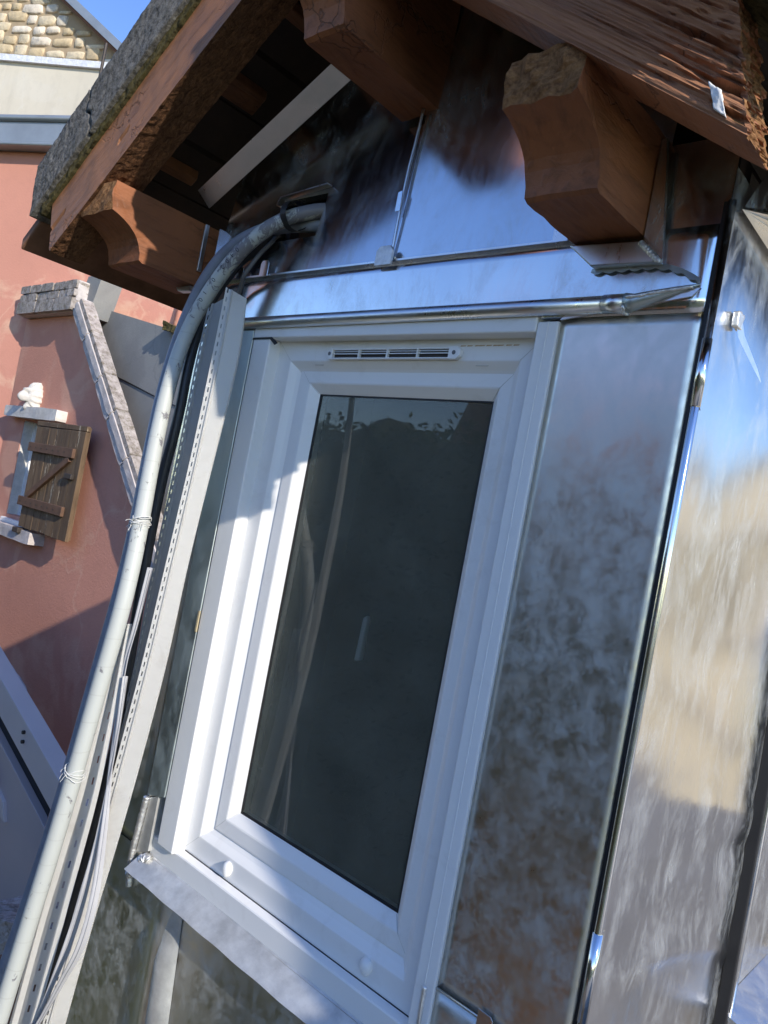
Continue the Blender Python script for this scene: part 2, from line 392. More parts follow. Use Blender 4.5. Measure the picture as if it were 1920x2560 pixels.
def rough_block(fmap, nu, nv, nw, disp):
    """a closed box of unit coords (u,v,w) subdivided on all faces, displaced by disp(u,v,w,face) and mapped by fmap to the world"""
    bm = bm_(); V = {}
    def vert(i, j, k):
        key = (i, j, k)
        if key not in V:
            u, v, w_ = i / nu, j / nv, k / nw
            p = Vector(fmap(u, v, w_))
            n = Vector((0, 0, 0)); e = 0.01
            if i == 0: n -= (Vector(fmap(u + e, v, w_)) - p).normalized()
            if i == nu: n += (p - Vector(fmap(u - e, v, w_))).normalized()
            if j == 0: n -= (Vector(fmap(u, v + e, w_)) - p).normalized()
            if j == nv: n += (p - Vector(fmap(u, v - e, w_))).normalized()
            if k == 0: n -= (Vector(fmap(u, v, w_ + e)) - p).normalized()
            if k == nw: n += (p - Vector(fmap(u, v, w_ - e))).normalized()
            if n.length > 0: n.normalize()
            V[key] = bm.verts.new(p + n * disp(u, v, w_, p))
        return V[key]
    for j in range(nv):
        for k in range(nw):
            for i in (0, nu): bm.faces.new((vert(i, j, k), vert(i, j + 1, k), vert(i, j + 1, k + 1), vert(i, j, k + 1)))
    for i in range(nu):
        for k in range(nw):
            for j in (0, nv): bm.faces.new((vert(i, j, k), vert(i + 1, j, k), vert(i + 1, j, k + 1), vert(i, j, k + 1)))
        for j in range(nv):
            for k in (0, nw): bm.faces.new((vert(i, j, k), vert(i + 1, j, k), vert(i + 1, j + 1, k), vert(i, j + 1, k)))
    return bm
def fn(x, y, z, o=3, h=0.9): return noise.fractal(Vector((x, y, z)), h, 2.0, o)
def wavy_sheet(x0, x1, z0, z1, y, nx, nz, amp, seed, thick=0.002, edge=0.0):
    """flat sheet in the facade plane with slight oil canning; edges fold back"""
    bm = bm_(); g = []
    for i in range(nx + 1):
        r = []
        for j in range(nz + 1):
            x = x0 + (x1 - x0) * i / nx; z = z0 + (z1 - z0) * j / nz
            f = min(1, 6 * min(i, nx - i) / nx, 6 * min(j, nz - j) / nz)
            r.append(bm.verts.new((x, y + amp * f * fn(x * 3 + seed, seed, z * 3, 2), z)))
        g.append(r)
    for i in range(nx):
        for j in range(nz): bm.faces.new((g[i][j], g[i + 1][j], g[i + 1][j + 1], g[i][j + 1]))
    # folded edges
    for seq in ([g[i][0] for i in range(nx + 1)], [g[i][nz] for i in range(nx + 1)], g[0], g[nx]):
        b = [bm.verts.new((v.co.x, v.co.y + 0.012, v.co.z)) for v in seq]
        for i in range(len(seq) - 1): bm.faces.new((seq[i], seq[i + 1], b[i + 1], b[i]))
    return bm

# ================================================================== SETTING
obj('ground', prism([(-300, -300), (300, -300), (300, 300), (-300, 300)], -6.2, -6.0, 'z'), GRASS, kind='structure')

obj('terrace', prism([(-4.5, -6.0), (4.0, -6.0), (4.0, 0.0), (-4.5, 0.0)], -5.996, -5.95, 'z'), m_plain('old_paving', (0.12, 0.11, 0.095), 0.9, 0, 0.2, 1.5), kind='structure')
# ================================================================== THE DORMER
DR = thing('dormer', 'zinc clad gable dormer with brown timber brackets and white window', 'dormer', (-1.0, 0.0, -1.3))
XL, XR = -1.555, -0.392                   # facade edges
LS, RS = 0.672, -0.692                   # rake slopes
def zl(x): return 0.4785 + LS * (x + 1.852)          # underside of left rake rafter
def zr(x): return 0.701 + RS * (x + 0.6606)           # underside of right rake rafter
RX = -1.0844

# hidden core so that light does not come through the cladding
core = bm_()
addbox(core, XL + 0.01, -1.345, 0.042, 0.065, -1.5, 0.60); addbox(core, -0.60, XR - 0.01, 0.042, 0.065, -1.5, 0.60)
addbox(core, -1.345, -0.60, 0.042, 0.065, 0.372, 0.55)
addbox(core, -1.345, -0.60, 0.02, 0.05, -1.5, -0.80)
prism([(XL + 0.01, 0.652), (-1.225, 0.652), (-1.225, 0.545), (-0.41, 0.545), (-0.41, 0.60), (RX, zr(RX) + 0.1), (XL + 0.01, zl(XL) + 0.14)], 0.085, 0.11, 'y', bm=core)
obj('wall_core', core, BOARD, DR)
# zinc sheets of the gable
hx0, hx1, hz0, hz1 = -1.366, -1.224, 0.552, 0.648
zs = 0.473
g = bm_()
LEAN = [0.14]
def sheet_quad(bm, pts, y=0.0):
    lean = LEAN[0]
    bm.faces.new([bm.verts.new((p[0], y + lean * max(0, p[1] - 0.473), p[1])) for p in pts])
SX = -0.986
sheet_quad(g, [(XL, zs), (hx0, zs), (hx0, hz0), (XL, hz0)]); sheet_quad(g, [(XL, hz0), (hx0, hz0), (hx0, hz1), (XL, hz1)])
sheet_quad(g, [(hx0, zs), (hx1, zs), (hx1, hz0), (hx0, hz0)]); sheet_quad(g, [(hx1, zs), (SX, zs), (SX, hz0), (hx1, hz0)])
sheet_quad(g, [(hx1, hz0), (SX, hz0), (SX, hz1), (hx1, hz1)])
sheet_quad(g, [(XL, hz1), (hx0, hz1), (hx0, zl(hx0) + 0.13), (XL, zl(XL) + 0.15)])
sheet_quad(g, [(hx0, hz1), (hx1, hz1), (hx1, zl(hx1) + 0.12), (hx0, zl(hx0) + 0.13)])
sheet_quad(g, [(hx1, hz1), (SX, hz1), (SX, zr(SX) + 0.12), (hx1, zl(hx1) + 0.12)])
bmesh.ops.remove_doubles(g, verts=g.verts, dist=0.0005)
for rect in ((hx0, hx1, hz0, hz1),):       # turned in edges of the cut opening
    a = [(rect[0], rect[2]), (rect[1], rect[2]), (rect[1], rect[3]), (rect[0], rect[3])]
    for k in range(4):
        p, q = a[k], a[(k + 1) % 4]
        g.faces.new([g.verts.new(c) for c in ((p[0], 0.0002 + 0.14 * (p[1] - 0.473), p[1]), (q[0], 0.0002 + 0.14 * (q[1] - 0.473), q[1]), (q[0], 0.045, q[1]), (p[0], 0.045, p[1]))])
obj('zinc_panel', g, ZINC, DR, 'dark upper left gable sheet with cut opening for the pipes')
obj('opening_flap', prism([(hx0 - 0.006, hz1 - 0.012), (hx0 - 0.003, hz1 - 0.012), (hx0 + 0.006, hz1 + 0.003), (hx1 + 0.008, hz1 + 0.011), (hx1 + 0.008, hz1 + 0.014), (hx0 + 0.003, hz1 + 0.006)], 0.010, 0.024), ZINC_SOFT, DR, 'bent back zinc edge above the pipe opening')
LEAN[0] = 0.07
g = bm_()
sheet_quad(g, [(SX, zs), (-0.49, zs - 0.004), (-0.49, zr(-0.49) + 0.12), (SX, zr(SX) + 0.12)], 0.001)
obj('zinc_panel', g, ZINC, DR, 'upper right gable sheet reflecting the blue sky')
g = bm_()
sheet_quad(g, [(-0.49, 0.40), (XR, 0.40), (XR, 0.60), (-0.49, 0.60)], 0.0015)
obj('zinc_panel', g, ZINC, DR, 'dark sheet between the right bracket and the corner')
g = wavy_sheet(XL, XR - 0.004, 0.352, zs - 0.002, -0.003, 40, 6, 0.0025, 3.3)
obj('zinc_panel', g, ZINC, DR, 'long horizontal sheet between the seam and the drip tube', smooth=True)
# horizontal lap seam, vertical standing seam, clips
obj('lap_seam', prism([(0.002, zs - 0.003), (-0.0055, zs - 0.0022), (-0.0055, zs + 0.001), (0.002, zs + 0.002)], XL + 0.02, -0.61, 'x'), ZINC_SOFT, DR)
vs2 = tube(catmull([(-0.984, -0.003, 0.475), (-0.986, -0.001, 0.55), (-0.989, 0.004, 0.64), (-0.988, 0.008, 0.70), (-0.986, 0.010, 0.765)], 5), 0.0030, 8)
obj('standing_seam', vs2, ZINC_SOFT, DR, smooth=True)
def clip(x, z, w_, h, t=0.004, mat=ZINC_DULL, tilt=0.0):
    pts = [(-w_ / 2, 0), (w_ / 2, 0), (w_ / 2, h * 0.78), (w_ / 2 - h * 0.22, h), (-w_ / 2 + h * 0.22, h), (-w_ / 2, h * 0.78)]
    ca, sa = math.cos(tilt), math.sin(tilt)
    pts = [(x + a * ca - b * sa, z + a * sa + b * ca) for a, b in pts]
    return obj('seam_clip', prism(pts, -0.011 - t, -0.009, bev=0.0008), mat, DR)
clip(-0.992, 0.461, 0.040, 0.036, mat=SOLDER)
obj('seam_clip', prism([(-0.996, 0.566), (-0.984, 0.566), (-0.986, 0.604), (-0.996, 0.602)], -0.004, -0.0025), ZINC, DR)
for cx, ch in ((-1.43, 0.022), (-1.345, 0.030), (-0.632, 0.028)):
    obj('seam_clip', prism([(cx - 0.013, zs - 0.004), (cx + 0.013, zs - 0.004), (cx + 0.013, zs + ch - 0.006), (cx + 0.008, zs + ch), (cx - 0.008, zs + ch), (cx - 0.013, zs + ch - 0.006)], -0.0095, -0.0078), ZINC_SOFT, DR)
# rake strip under the left soffit
g = bm_()
a = [(-1.606, -0.005, 0.654), (-1.188, -0.005, 0.861), (-1.212, -0.042, 0.879), (-1.607, -0.042, 0.681)]
b = [(p[0] - 0.001, p[1] + 0.003, p[2] + 0.003) for p in a]
va = [g.verts.new(p) for p in a]; vb = [g.verts.new(p) for p in b]
g.faces.new(va); g.faces.new(vb[::-1])
for k in range(4): g.faces.new((va[k], va[(k + 1) % 4], vb[(k + 1) % 4], vb[k]))
obj('rake_strip', g, ZINC_SOFT, DR, 'bright folded zinc strip under the left soffit')

# drip tube over the window with its tapered soldered end
dz = 0.3655
t = tube([(x, -0.012, dz) for x in (-1.46, -1.2, -0.95, -0.7, -0.535)], 0.0125, 20)
DT = obj('drip_tube', t, ZINC_SOFT, DR, smooth=True)
obj('tube_collar', tube([(-0.537, -0.012, dz), (-0.503, -0.012, dz)], 0.0136, 20), ZINC_SOFT, DT, smooth=True)
t = tube([(-0.503, -0.0125, dz), (-0.49, -0.0125, dz + 0.001), (-0.465, -0.011, dz + 0.008), (-0.437, -0.009, dz + 0.015), (-0.407, -0.006, dz + 0.023)], lambda q: 0.0133 * (1 - q) ** 0.8 + 0.0012, 14)
obj('tapered_end', t, ZINC_DULL, DT, smooth=True)
t = tube([(-0.50 + 0.0045 * k, -0.0255 + 0.0008 * k, dz + 0.004 + 0.0006 * k * (1 if k < 6 else 1.3)) for k in range(20)], lambda q: 0.0022 + 0.0012 * abs(math.sin(q * 40)), 7)
obj('solder_bead', t, SOLDER, DT, smooth=True)
t = tube([(-0.503 + 0.002 * math.sin(k * 1.9), -0.0125 + 0.0145 * math.cos(k / 3.0 - 2.6), dz + 0.0145 * math.sin(k / 3.0 - 2.6)) for k in range(9)], lambda q: 0.0022 + 0.001 * math.sin(q * 23) ** 2, 6)
obj('solder_bead', t, SOLDER, DT, smooth=True)
# deflector shelf under the tube end
obj('drip_shelf', prism([(-0.607, 0.347), (-0.415, 0.372), (-0.405, 0.383), (-0.60, 0.3535)], -0.008, -0.004), ZINC_SOFT, DR)

# facade sheet right of the window
zb = -0.663
g = wavy_sheet(-0.609, XR - 0.006, zb + 0.002, 0.353, -0.001, 16, 60, 0.004, 9.1)
obj('zinc_panel', g, ZINC_SMEAR, DR, 'tall smeared sheet right of the window', smooth=True)
g = wavy_sheet(-0.612, XR - 0.006, -1.45, zb - 0.002, -0.0022, 12, 30, 0.004, 5.1)
obj('zinc_panel', g, ZINC_SMEAR, DR, 'sheet below the cross seam right of the window', smooth=True)
obj('lap_seam', tube([(-0.612, -0.003, zb + 0.001), (-0.50, -0.003, zb), (XR - 0.01, -0.002, zb - 0.001)], 0.0020, 8), ZINC_SOFT, DR, smooth=True)
obj('seam_clip', prism([(-0.533, zb - 0.010), (-0.512, zb - 0.011), (-0.508, zb - 0.007), (-0.508, zb + 0.008), (-0.512, zb + 0.012), (-0.533, zb + 0.013)], -0.0055, -0.0042, bev=0.0006), ZINC_SOFT, DR)
# lower sheet, left sheet
def lower(x, z):
    return -0.002 - 0.022 * math.exp(-((x + 1.262 + 0.02 * (z + 0.9)) / 0.035) ** 2) * min(1, max(0, (-0.835 - z) / 0.10)) + 0.002 * fn(x * 3, 2.0, z * 3, 2)
g = bm_(); gr = []
for i in range(71):
    gr.append([])
    for j in range(31):
        x = XL + (-0.617 - XL) * i / 70; z = -1.45 + (0.66) * j / 30
        gr[-1].append(g.verts.new((x, lower(x, z), z)))
for i in range(70):
    for j in range(30): g.faces.new((gr[i][j], gr[i + 1][j], gr[i + 1][j + 1], gr[i][j + 1]))
obj('zinc_panel', g, ZINC_SMEAR, DR, 'lower sheet under the window with a ridge shaped to catch the light', smooth=True)
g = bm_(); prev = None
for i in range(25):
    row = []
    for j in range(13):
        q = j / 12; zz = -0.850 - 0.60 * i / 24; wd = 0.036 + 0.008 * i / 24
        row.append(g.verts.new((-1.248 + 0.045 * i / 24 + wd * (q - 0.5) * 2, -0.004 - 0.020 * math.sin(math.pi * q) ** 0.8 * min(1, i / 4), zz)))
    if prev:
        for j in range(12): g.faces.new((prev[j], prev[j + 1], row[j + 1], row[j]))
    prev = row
obj('highlight_strip', g, FLASH, DR, 'pale rounded strip added below the sill for a bright reflected band', smooth=True)  # added bulge in a pale material, stands for a bright reflection in the sheet
g = wavy_sheet(XL, -1.398, -0.79, 0.350, -0.001, 8, 50, 0.003, 1.7)
obj('zinc_panel', g, ZINC_SMEAR, DR, 'narrow sheet left of the window behind the pipes', smooth=True)
# left jamb cover and sill flashing
g = bm_(); prism([(-1.400, -0.672), (-1.338, -0.655), (-1.338, 0.352), (-1.400, 0.352)], -0.010, 0.02, bm=g, bev=0.002)
JC = obj('jamb_cover', g, ZINC_DULL, DR, 'dull grey green zinc strip along the left window jamb')
obj('putty_patch', box(-1.3415, -1.3355, -0.0125, -0.009, -0.300, -0.255, bev=0.001), m_plain('putty', (0.42, 0.35, 0.22), 0.8), JC)
obj('jamb_foot', prism([(-1.405, -0.80), (-1.362, -0.78), (-1.362, -0.66), (-1.392, -0.675)], -0.007, 0.02, bev=0.001), FLASH, DR)
g = bm_()
n = 40; A = []; B = []; Cc = []
for i in range(n + 1):
    x = -1.385 + (-0.625 + 1.385) * i / n
    A.append(g.verts.new((x, 0.0015, -0.788))); B.append(g.verts.new((x, -0.042, -0.820 - 0.0008 * math.sin(i)))); Cc.append(g.verts.new((x, -0.006, -0.836)))
for i in range(n):
    g.faces.new((A[i], A[i + 1], B[i + 1], B[i])); g.faces.new((B[i], B[i + 1], Cc[i + 1], Cc[i]))
obj('sill_flashing', g, FLASH, DR, 'sloping zinc flashing under the white sill')
def bead(pts, r, freq, seed):
    P = catmull(pts, 14); n = len(P)
    return tube(P, lambda q: r * (0.75 + 0.35 * abs(math.sin(q * freq + seed)) + 0.15 * math.sin(q * freq * 2.7)), 8)
obj('solder_bead', bead([(-1.398, -0.010, -0.675), (-1.404, -0.011, -0.73), (-1.410, -0.011, -0.79), (-1.408, -0.012, -0.83), (-1.402, -0.010, -0.872)], 0.0075, 75, 0.3), SOLDER, DR, 'lumpy silver solder bead at the lower left window corner', smooth=True)
obj('solder_bead', bead([(-1.407, -0.010, -0.848), (-1.385, -0.012, -0.825), (-1.366, -0.008, -0.795), (-1.355, -0.004, -0.797)], 0.010, 30, 1.3), SOLDER, DR, smooth=True)
obj('solder_bead', bead([(-0.625, -0.008, -0.668), (-0.624, -0.008, -0.72), (-0.622, -0.008, -0.80)], 0.0035, 90, 1.3), SOLDER, DR, smooth=True)

# corner roll and cheek
cr = tube([(XR + 0.006, -0.003, z) for z in (-1.45, -1.0, -0.5, 0.0, 0.5)], 0.0055, 16)
CR = obj('corner_roll', cr, ZINC, DR, 'polished rolled zinc seam along the right corner', smooth=True)
obj('shadow_gap', box(XR - 0.0045, XR + 0.001, -0.0034, 0.012, -1.45, 0.50), GASKET, CR)
for z0, z1 in ((0.225, 0.315), (-0.585, -0.47)):
    obj('seam_sleeve', tube([(XR + 0.006, -0.003, z0), (XR + 0.006, -0.003, z1)], 0.0068, 16), ZINC, CR, smooth=True)
    obj('sleeve_tail', prism([(0.004, z0 + 0.012), (0.020, z0), (0.026, z0 + 0.012), (0.022, z1 - 0.004), (0.004, z1)], XR + 0.0035, XR + 0.0055, 'x'), ZINC, CR)
g = bm_(); gr = []
for i in range(31):
    gr.append([])
    for j in range(201):
        y = 0.004 + 0.652 * i / 30; z = -1.45 + 2.0 * j / 200
        x = XR + 0.002 + 0.0060 * fn(y * 2.5, 3.0, z * 2.2, 2) * min(1, i / 4) + (0.004 * math.exp(-((z + 0.56 + 0.30 * y * y) / 0.016) ** 2) + 0.003 * math.exp(-((z + 0.30 + 0.2 * y) / 0.03) ** 2) - 0.003 * math.exp(-((z + 0.42 + 0.1 * y) / 0.02) ** 2) + 0.005 * math.exp(-((z + 0.36) / 0.05) ** 2 - ((y - 0.36) / 0.05) ** 2)) * min(1, i / 10)
        gr[-1].append(g.verts.new((x, y, z)))
for i in range(30):
    for j in range(200): g.faces.new((gr[i][j], gr[i + 1][j], gr[i + 1][j + 1], gr[i][j + 1]))
obj('zinc_panel', g, ZINC_CHEEK, DR, 'first sheet of the right cheek with wavy reflections', smooth=True)
obj('standing_seam', box(XR + 0.001, XR + 0.024, 0.655, 0.668, -1.2, 0.5, bev=0.003), GASKET, DR)
obj('standing_seam', tube([(XR + 0.024, 0.668, z) for z in (-1.2, -0.4, 0.5)], 0.006, 10), ZINC, DR, smooth=True)
g = bm_(); gr = []
for i in range(11):
    gr.append([])
    for j in range(41):
        y = 0.668 + 1.1 * i / 10; z = -1.2 + 1.75 * j / 40
        gr[-1].append(g.verts.new((XR + 0.002 + 0.004 * fn(y * 2, 7.0, z * 2, 2), y, z)))
for i in range(10):
    for j in range(40): g.faces.new((gr[i][j], gr[i + 1][j], gr[i + 1][j + 1], gr[i][j + 1]))
obj('zinc_panel', g, ZINC_CHEEK, DR, 'second sheet of the right cheek beyond the seam', smooth=True)
obj('zinc_panel', box(XL, XL + 0.003, 0.0, 2.2, -1.45, 0.60), ZINC, DR, 'left cheek sheet turned away from the view')
# folded flashing at the foot of the cheek
obj('foot_flashing', prism([(XR + 0.004, -0.80), (XR + 0.10, -0.83), (XR + 0.10, -0.838), (XR + 0.004, -0.808)], 0.66, 1.7), ZINC_CHEEK, DR)
# pleated fan of zinc under the eave
g = bm_()
ap = g.verts.new((XR + 0.010, 0.024, 0.500)); rim = []
for k in range(11):
    a_ = R(21 - 24 * k / 10); rr_ = 0.45
    rim.append(g.verts.new((XR + 0.014 + (0.020 if k % 2 else 0.002), 0.022 + rr_ * math.cos(a_), 0.500 + rr_ * math.sin(a_))))
for k in range(10): g.faces.new((ap, rim[k], rim[k + 1]))
obj('pleated_flashing', g, ZINC_SOFT, DR, 'pleated fan of zinc under the right eave')
g = bm_()
pts = [(XR + 0.012, 0.025, 0.503), (XR + 0.014, 0.092, 0.589), (XR + 0.03, 0.45, 0.72), (XR + 0.03, 0.45, 0.667)]
g.faces.new([g.verts.new(p) for p in pts])
obj('eave_flashing', g, ZINC, DR, 'dark folded zinc sheet above the pleated fan')
# bent tab standing off the cheek
tb = bm_()
P = [(XR + 0.008, 0.088, 0.372), (XR + 0.011, 0.100, 0.350), (XR + 0.017, 0.122, 0.334), (XR + 0.024, 0.146, 0.316), (XR + 0.029, 0.165, 0.302)]
W_ = [0.010, 0.011, 0.009, 0.006, 0.001]
L_ = [tb.verts.new((p[0], p[1] - w2 * 0.7, p[2] - w2 * 0.3)) for p, w2 in zip(P, W_)]; R_ = [tb.verts.new((p[0] + w2 * 0.3, p[1] + w2 * 0.7, p[2] + w2 * 0.3)) for p, w2 in zip(P, W_)]
for k in range(4): tb.faces.new((L_[k], L_[k + 1], R_[k + 1], R_[k]))
obj('bent_tab', tb, ZINC_SOFT, DR, 'torn zinc tab sticking out of the right cheek')
obj('solder_blob', rough_block(lambda u, v, w_: (XR + 0.004 + 0.008 * w_, 0.078 + 0.022 * u, 0.358 + 0.022 * v), 8, 8, 4, lambda u, v, w_, p: 0.0016 * fn(p.x * 110, p.y * 110, p.z * 110, 2)), SOLDER, DR, smooth=True)

# ------------------------------------------------------------------ brackets
prof = [(0.03, 0.466), (-0.148, 0.466), (-0.156, 0.470), (-0.158, 0.484), (-0.163, 0.502), (-0.170, 0.514), (-0.179, 0.523), (-0.192, 0.532), (-0.206, 0.539), (-0.222, 0.545), (-0.239, 0.549), (-0.2405, 0.560), (-0.240, 0.613), (0.03, 0.613)]
def bracket(x0, x1, dy, dz_, label, cut=None, nsub=4):
    pr = [((y + dy if y < 0 else y), z + dz_ + (0.085 if dz_ > 0.1 and z > 0.6 else 0)) for y, z in prof]
    bm = prism(pr, x0, x1, 'x')
    bmesh.ops.triangulate(bm, faces=[f for f in bm.faces if len(f.verts) > 4])
    bmesh.ops.subdivide_edges(bm, edges=[e for e in bm.edges if e.calc_length() > 0.02], cuts=nsub, use_grid_fill=True)
    for v in bm.verts:
        p = v.co
        d = 0.0022 * fn(p.x * 26, p.y * 26, p.z * 26, 3)
        if p.y < -0.232 + dy:
            k_ = 1.0 if nsub < 5 else 1.7
            v.co.y += k_ * (0.0035 * fn(p.x * 70, 3.1, p.z * 30, 4) + 0.002 * math.sin(p.x * 140 + p.z * 90)) + (0.009 * max(0, fn(p.x * 28, 7.0, p.z * 18, 2)) if nsub >= 5 else 0)
        d += 0.0012 * fn(p.x * 30, p.y * 9, p.z * 150, 3); v.co.x += d; v.co.z += 0.0012 * fn(p.x * 150, p.y * 9, 2.0, 3) + 0.0015 * fn(p.x * 30 + 9, p.y * 30, p.z * 30, 2)
    me = bpy.data.meshes.new('bracket'); bmesh.ops.recalc_face_normals(bm, faces=bm.faces); bm.to_mesh(me); bm.free()
    me.materials.append(WOOD); me.materials.append(ENDGRAIN)
    for p in me.polygons:
        if p.center.y < -0.234 + dy and abs(p.normal.y) > 0.6: p.material_index = 1
    return obj('bracket', me, WOOD, DR, label)
bL = bracket(-1.735, -1.600, 0.0, 0.0, 'left curved timber bracket half in sunlight')
bM = bracket(-1.055, -0.961, -0.075, 0.300, 'middle curved timber bracket under the ridge')
bR = bracket(-0.606, -0.498, 0.0, -0.004, 'right curved timber bracket with splintered end', nsub=7)
# zinc collars round the bracket roots
obj('bracket_collar', prism([(-0.608, 0.456), (-0.497, 0.451), (-0.462, 0.418), (-0.566, 0.421)], -0.020, -0.003, bev=0.002), ZINC_SOFT, DR, 'bright zinc apron under the right bracket')
g = prism([(-0.4965, 0.452), (-0.4965, 0.60), (-0.488, 0.60), (-0.462, 0.418)], -0.012, -0.004, bev=0.001)
obj('bracket_collar', g, ZINC, DR, 'dark zinc upstand right of the right bracket')
obj('solder_bead', bead([(-0.496, -0.020, 0.449), (-0.480, -0.020, 0.434), (-0.463, -0.020, 0.418)], 0.0045, 45, 0.2), SOLDER, DR, smooth=True)
# wavy cut edge of the apron skirt
g = bm_(); top = []; bot = []
for k in range(61):
    q = k / 60; x = -0.570 + 0.162 * q
    zt = 0.4205 - 0.012 * max(0, (q - 0.55) / 0.45) ** 2 * 2.2
    top.append(g.verts.new((x, -0.0065, zt + 0.002))); bot.append(g.verts.new((x, -0.0085, zt - 0.0045 - 0.0035 * abs(math.sin(q * 26)))))
for k in range(60): g.faces.new((top[k], top[k + 1], bot[k + 1], bot[k]))
obj('serrated_edge', g, ZINC_DULL, DR, 'wavy cut zinc edge under the right bracket apron')
for x0, x1, z0, z1 in ((-1.5995, -1.594, 0.50, 0.612),):
    obj('bracket_collar', box(x0, x1, -0.012, -0.001, z0, z1, bev=0.001), ZINC_SOFT, DR, 'bent zinc upstand beside the left bracket')
obj('bracket_collar', prism([(-1.66, 0.462), (-1.60, 0.462), (-1.60, 0.450), (-1.65, 0.452)], -0.018, -0.002), ZINC_SOFT, DR)

# ------------------------------------------------------------------ rake rafters
def rafter(xa, xb, zf, h, y0, y1, cut_a, cut_b, mat, disp, nu, nv, nw, label, mats=None, pick=None):
    def fmap(u, v, w_):
        x = (xa + cut_a * v) * (1 - u) + (xb + cut_b * v) * u
        return (x, y0 + (y1 - y0) * w_, zf(x) + h * v)
    bm = rough_block(fmap, nu, nv, nw, disp)
    me = bpy.data.meshes.new('rafter'); bmesh.ops.recalc_face_normals(bm, faces=bm.faces); bm.to_mesh(me); bm.free()
    for m in (mats or [mat]): me.materials.append(m)
    if pick:
        for p in me.polygons: p.material_index = pick(p)
    return obj('rafter', me, mat, DR, label)
def dispL(u, v, w_, p):
    if v == 0: return 0.0016 * fn(p.x * 70, p.y * 60, p.z * 70, 4) + 0.0015 * fn(p.x * 7, p.y * 120, p.z * 7, 2)
    if w_ == 0: return 0.0012 * fn(p.x * 12, p.y * 40, p.z * 12, 3) - (0.004 if abs(v - 0.42 - 0.05 * fn(p.x * 3, 0, 0, 2)) < 0.03 and fn(p.x * 4, 2.2, 0, 2) > 0.12 else 0)
    return 0.002 * fn(p.x * 20, p.y * 40, p.z * 20, 2)
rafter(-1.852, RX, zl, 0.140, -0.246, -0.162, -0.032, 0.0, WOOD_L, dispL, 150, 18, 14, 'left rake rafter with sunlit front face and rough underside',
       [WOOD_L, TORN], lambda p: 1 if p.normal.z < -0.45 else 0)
def dispR(u, v, w_, p):
    d = 0.0
    s = p.x + 0.45 * (p.z - zr(p.x)); tip = max(0.0, min(1.0, (u - 0.35) / 0.65)) ** 1.6
    if w_ == 0:
        gx = fn(p.x * 5, v * 11, 1.5, 3); lines = fn(p.x * 2.4, v * 34 + 0.8 * gx, 7.7, 3)
        d += (0.0010 + 0.0026 * tip) * lines
        for vc, dp, u0 in ((0.30, 0.013, 0.70), (0.52, 0.012, 0.40), (0.75, 0.009, 0.60), (0.18, 0.008, 0.80), (0.87, 0.008, 0.72), (0.42, 0.007, 0.83), (0.63, 0.006, 0.78)):
            if u > u0:
                c = vc + 0.055 * fn(p.x * 4 + vc * 9, 0.3, 0, 2) + 0.010 * fn(p.x * 30, vc * 7, 0, 2)
                d -= dp * min(1, (u - u0) * 5) * math.exp(-((v - c) / (0.010 + 0.016 * tip)) ** 2) * (0.6 + 0.5 * fn(p.x * 9, vc * 20, 1, 2))
        if u > 0.80:
            q = fn(p.x * 13, v * 13, 3.3, 3); d -= 0.006 * max(0, min(1, (q - 0.02) * 3)) * min(1, (u - 0.80) * 7)
    elif u == 1:
        d += 0.009 * fn(v * 16, w_ * 5, 2.0, 3) - 0.002
    elif v == 0: d += 0.0015 * fn(p.x * 10, p.y * 60, 0, 2)
    else: d += 0.003 * fn(p.x * 20, p.y * 30, p.z * 20, 2)
    return d
RR = rafter(RX, -0.289, zr, 0.140, -0.246, -0.168, 0.0, -0.038, WEATHER, dispR, 240, 64, 12, 'right rake rafter of cracked weathered wood',
       [WEATHER, WOOD, ENDGRAIN], lambda p: 1 if p.normal.z < -0.6 else (2 if p.center.x > -0.335 and p.normal.x > 0.5 else 0))
obj('caulk_blob', rough_block(lambda u, v, w_: (-0.332 + 0.014 * u - 0.010 * (v - 0.5), -0.2495 + 0.005 * w_, 0.478 + 0.030 * v - 0.012 * u), 10, 12, 4, lambda u, v, w_, p: 0.0022 * fn(p.x * 100, p.y * 100, p.z * 100, 3)), CAULK, RR, 'white caulk smear near the broken end', smooth=True)
# cement verges: gable edge slabs over each rafter
def verge(xa, xb, zf, label, seed, cutA=0.0, cutB=0.0, h=0.132, mat=VERGE, y0=-0.264, y1=-0.10, nu=70):
    def fmap(u, v, w_):
        x = (xa + cutA * v + (0.008 * math.sin(v * 7.0) + 0.004 * math.sin(v * 17)) * (xa > -1.8)) * (1 - u) + (xb + cutB * v + (0.008 * math.sin(v * 7.0) + 0.004 * math.sin(v * 17)) * (xb < -1.3)) * u
        return (x, y0 + (y1 - y0) * w_, zf(x) + 0.162 + h * v)
    def disp(u, v, w_, p):
        return 0.0018 * fn(p.x * 12 + seed, p.y * 12, p.z * 12, 3) + 0.0016 * fn(p.x * 90, p.y * 90 + seed, p.z * 90, 3)
    return obj('verge_slab', rough_block(fmap, nu, 20, 10, disp), mat, DR, label, smooth=True)
verge(-1.958, -1.732, zl, 'lower cement verge slab on the left rake, left of the crack', 1.0, -0.012, -0.030)
verge(-1.724, RX, zl, 'long cement verge slab on the left rake', 2.0, -0.032, 0.0, nu=110)
verge(RX, -0.221, zr, 'mossy cement verge slab on the right rake', 5.0, 0.0, 0.0, mat=MOSS)
obj('verge_tile', prism([(-0.67, zr(-0.67) + 0.216), (-0.246, zr(-0.246) + 0.216), (-0.246, zr(-0.246) + 0.262), (-0.67, zr(-0.67) + 0.262)], -0.345, -0.246, bev=0.004), TILE, DR)  # overhang out of view, its length set to shade the right rafter
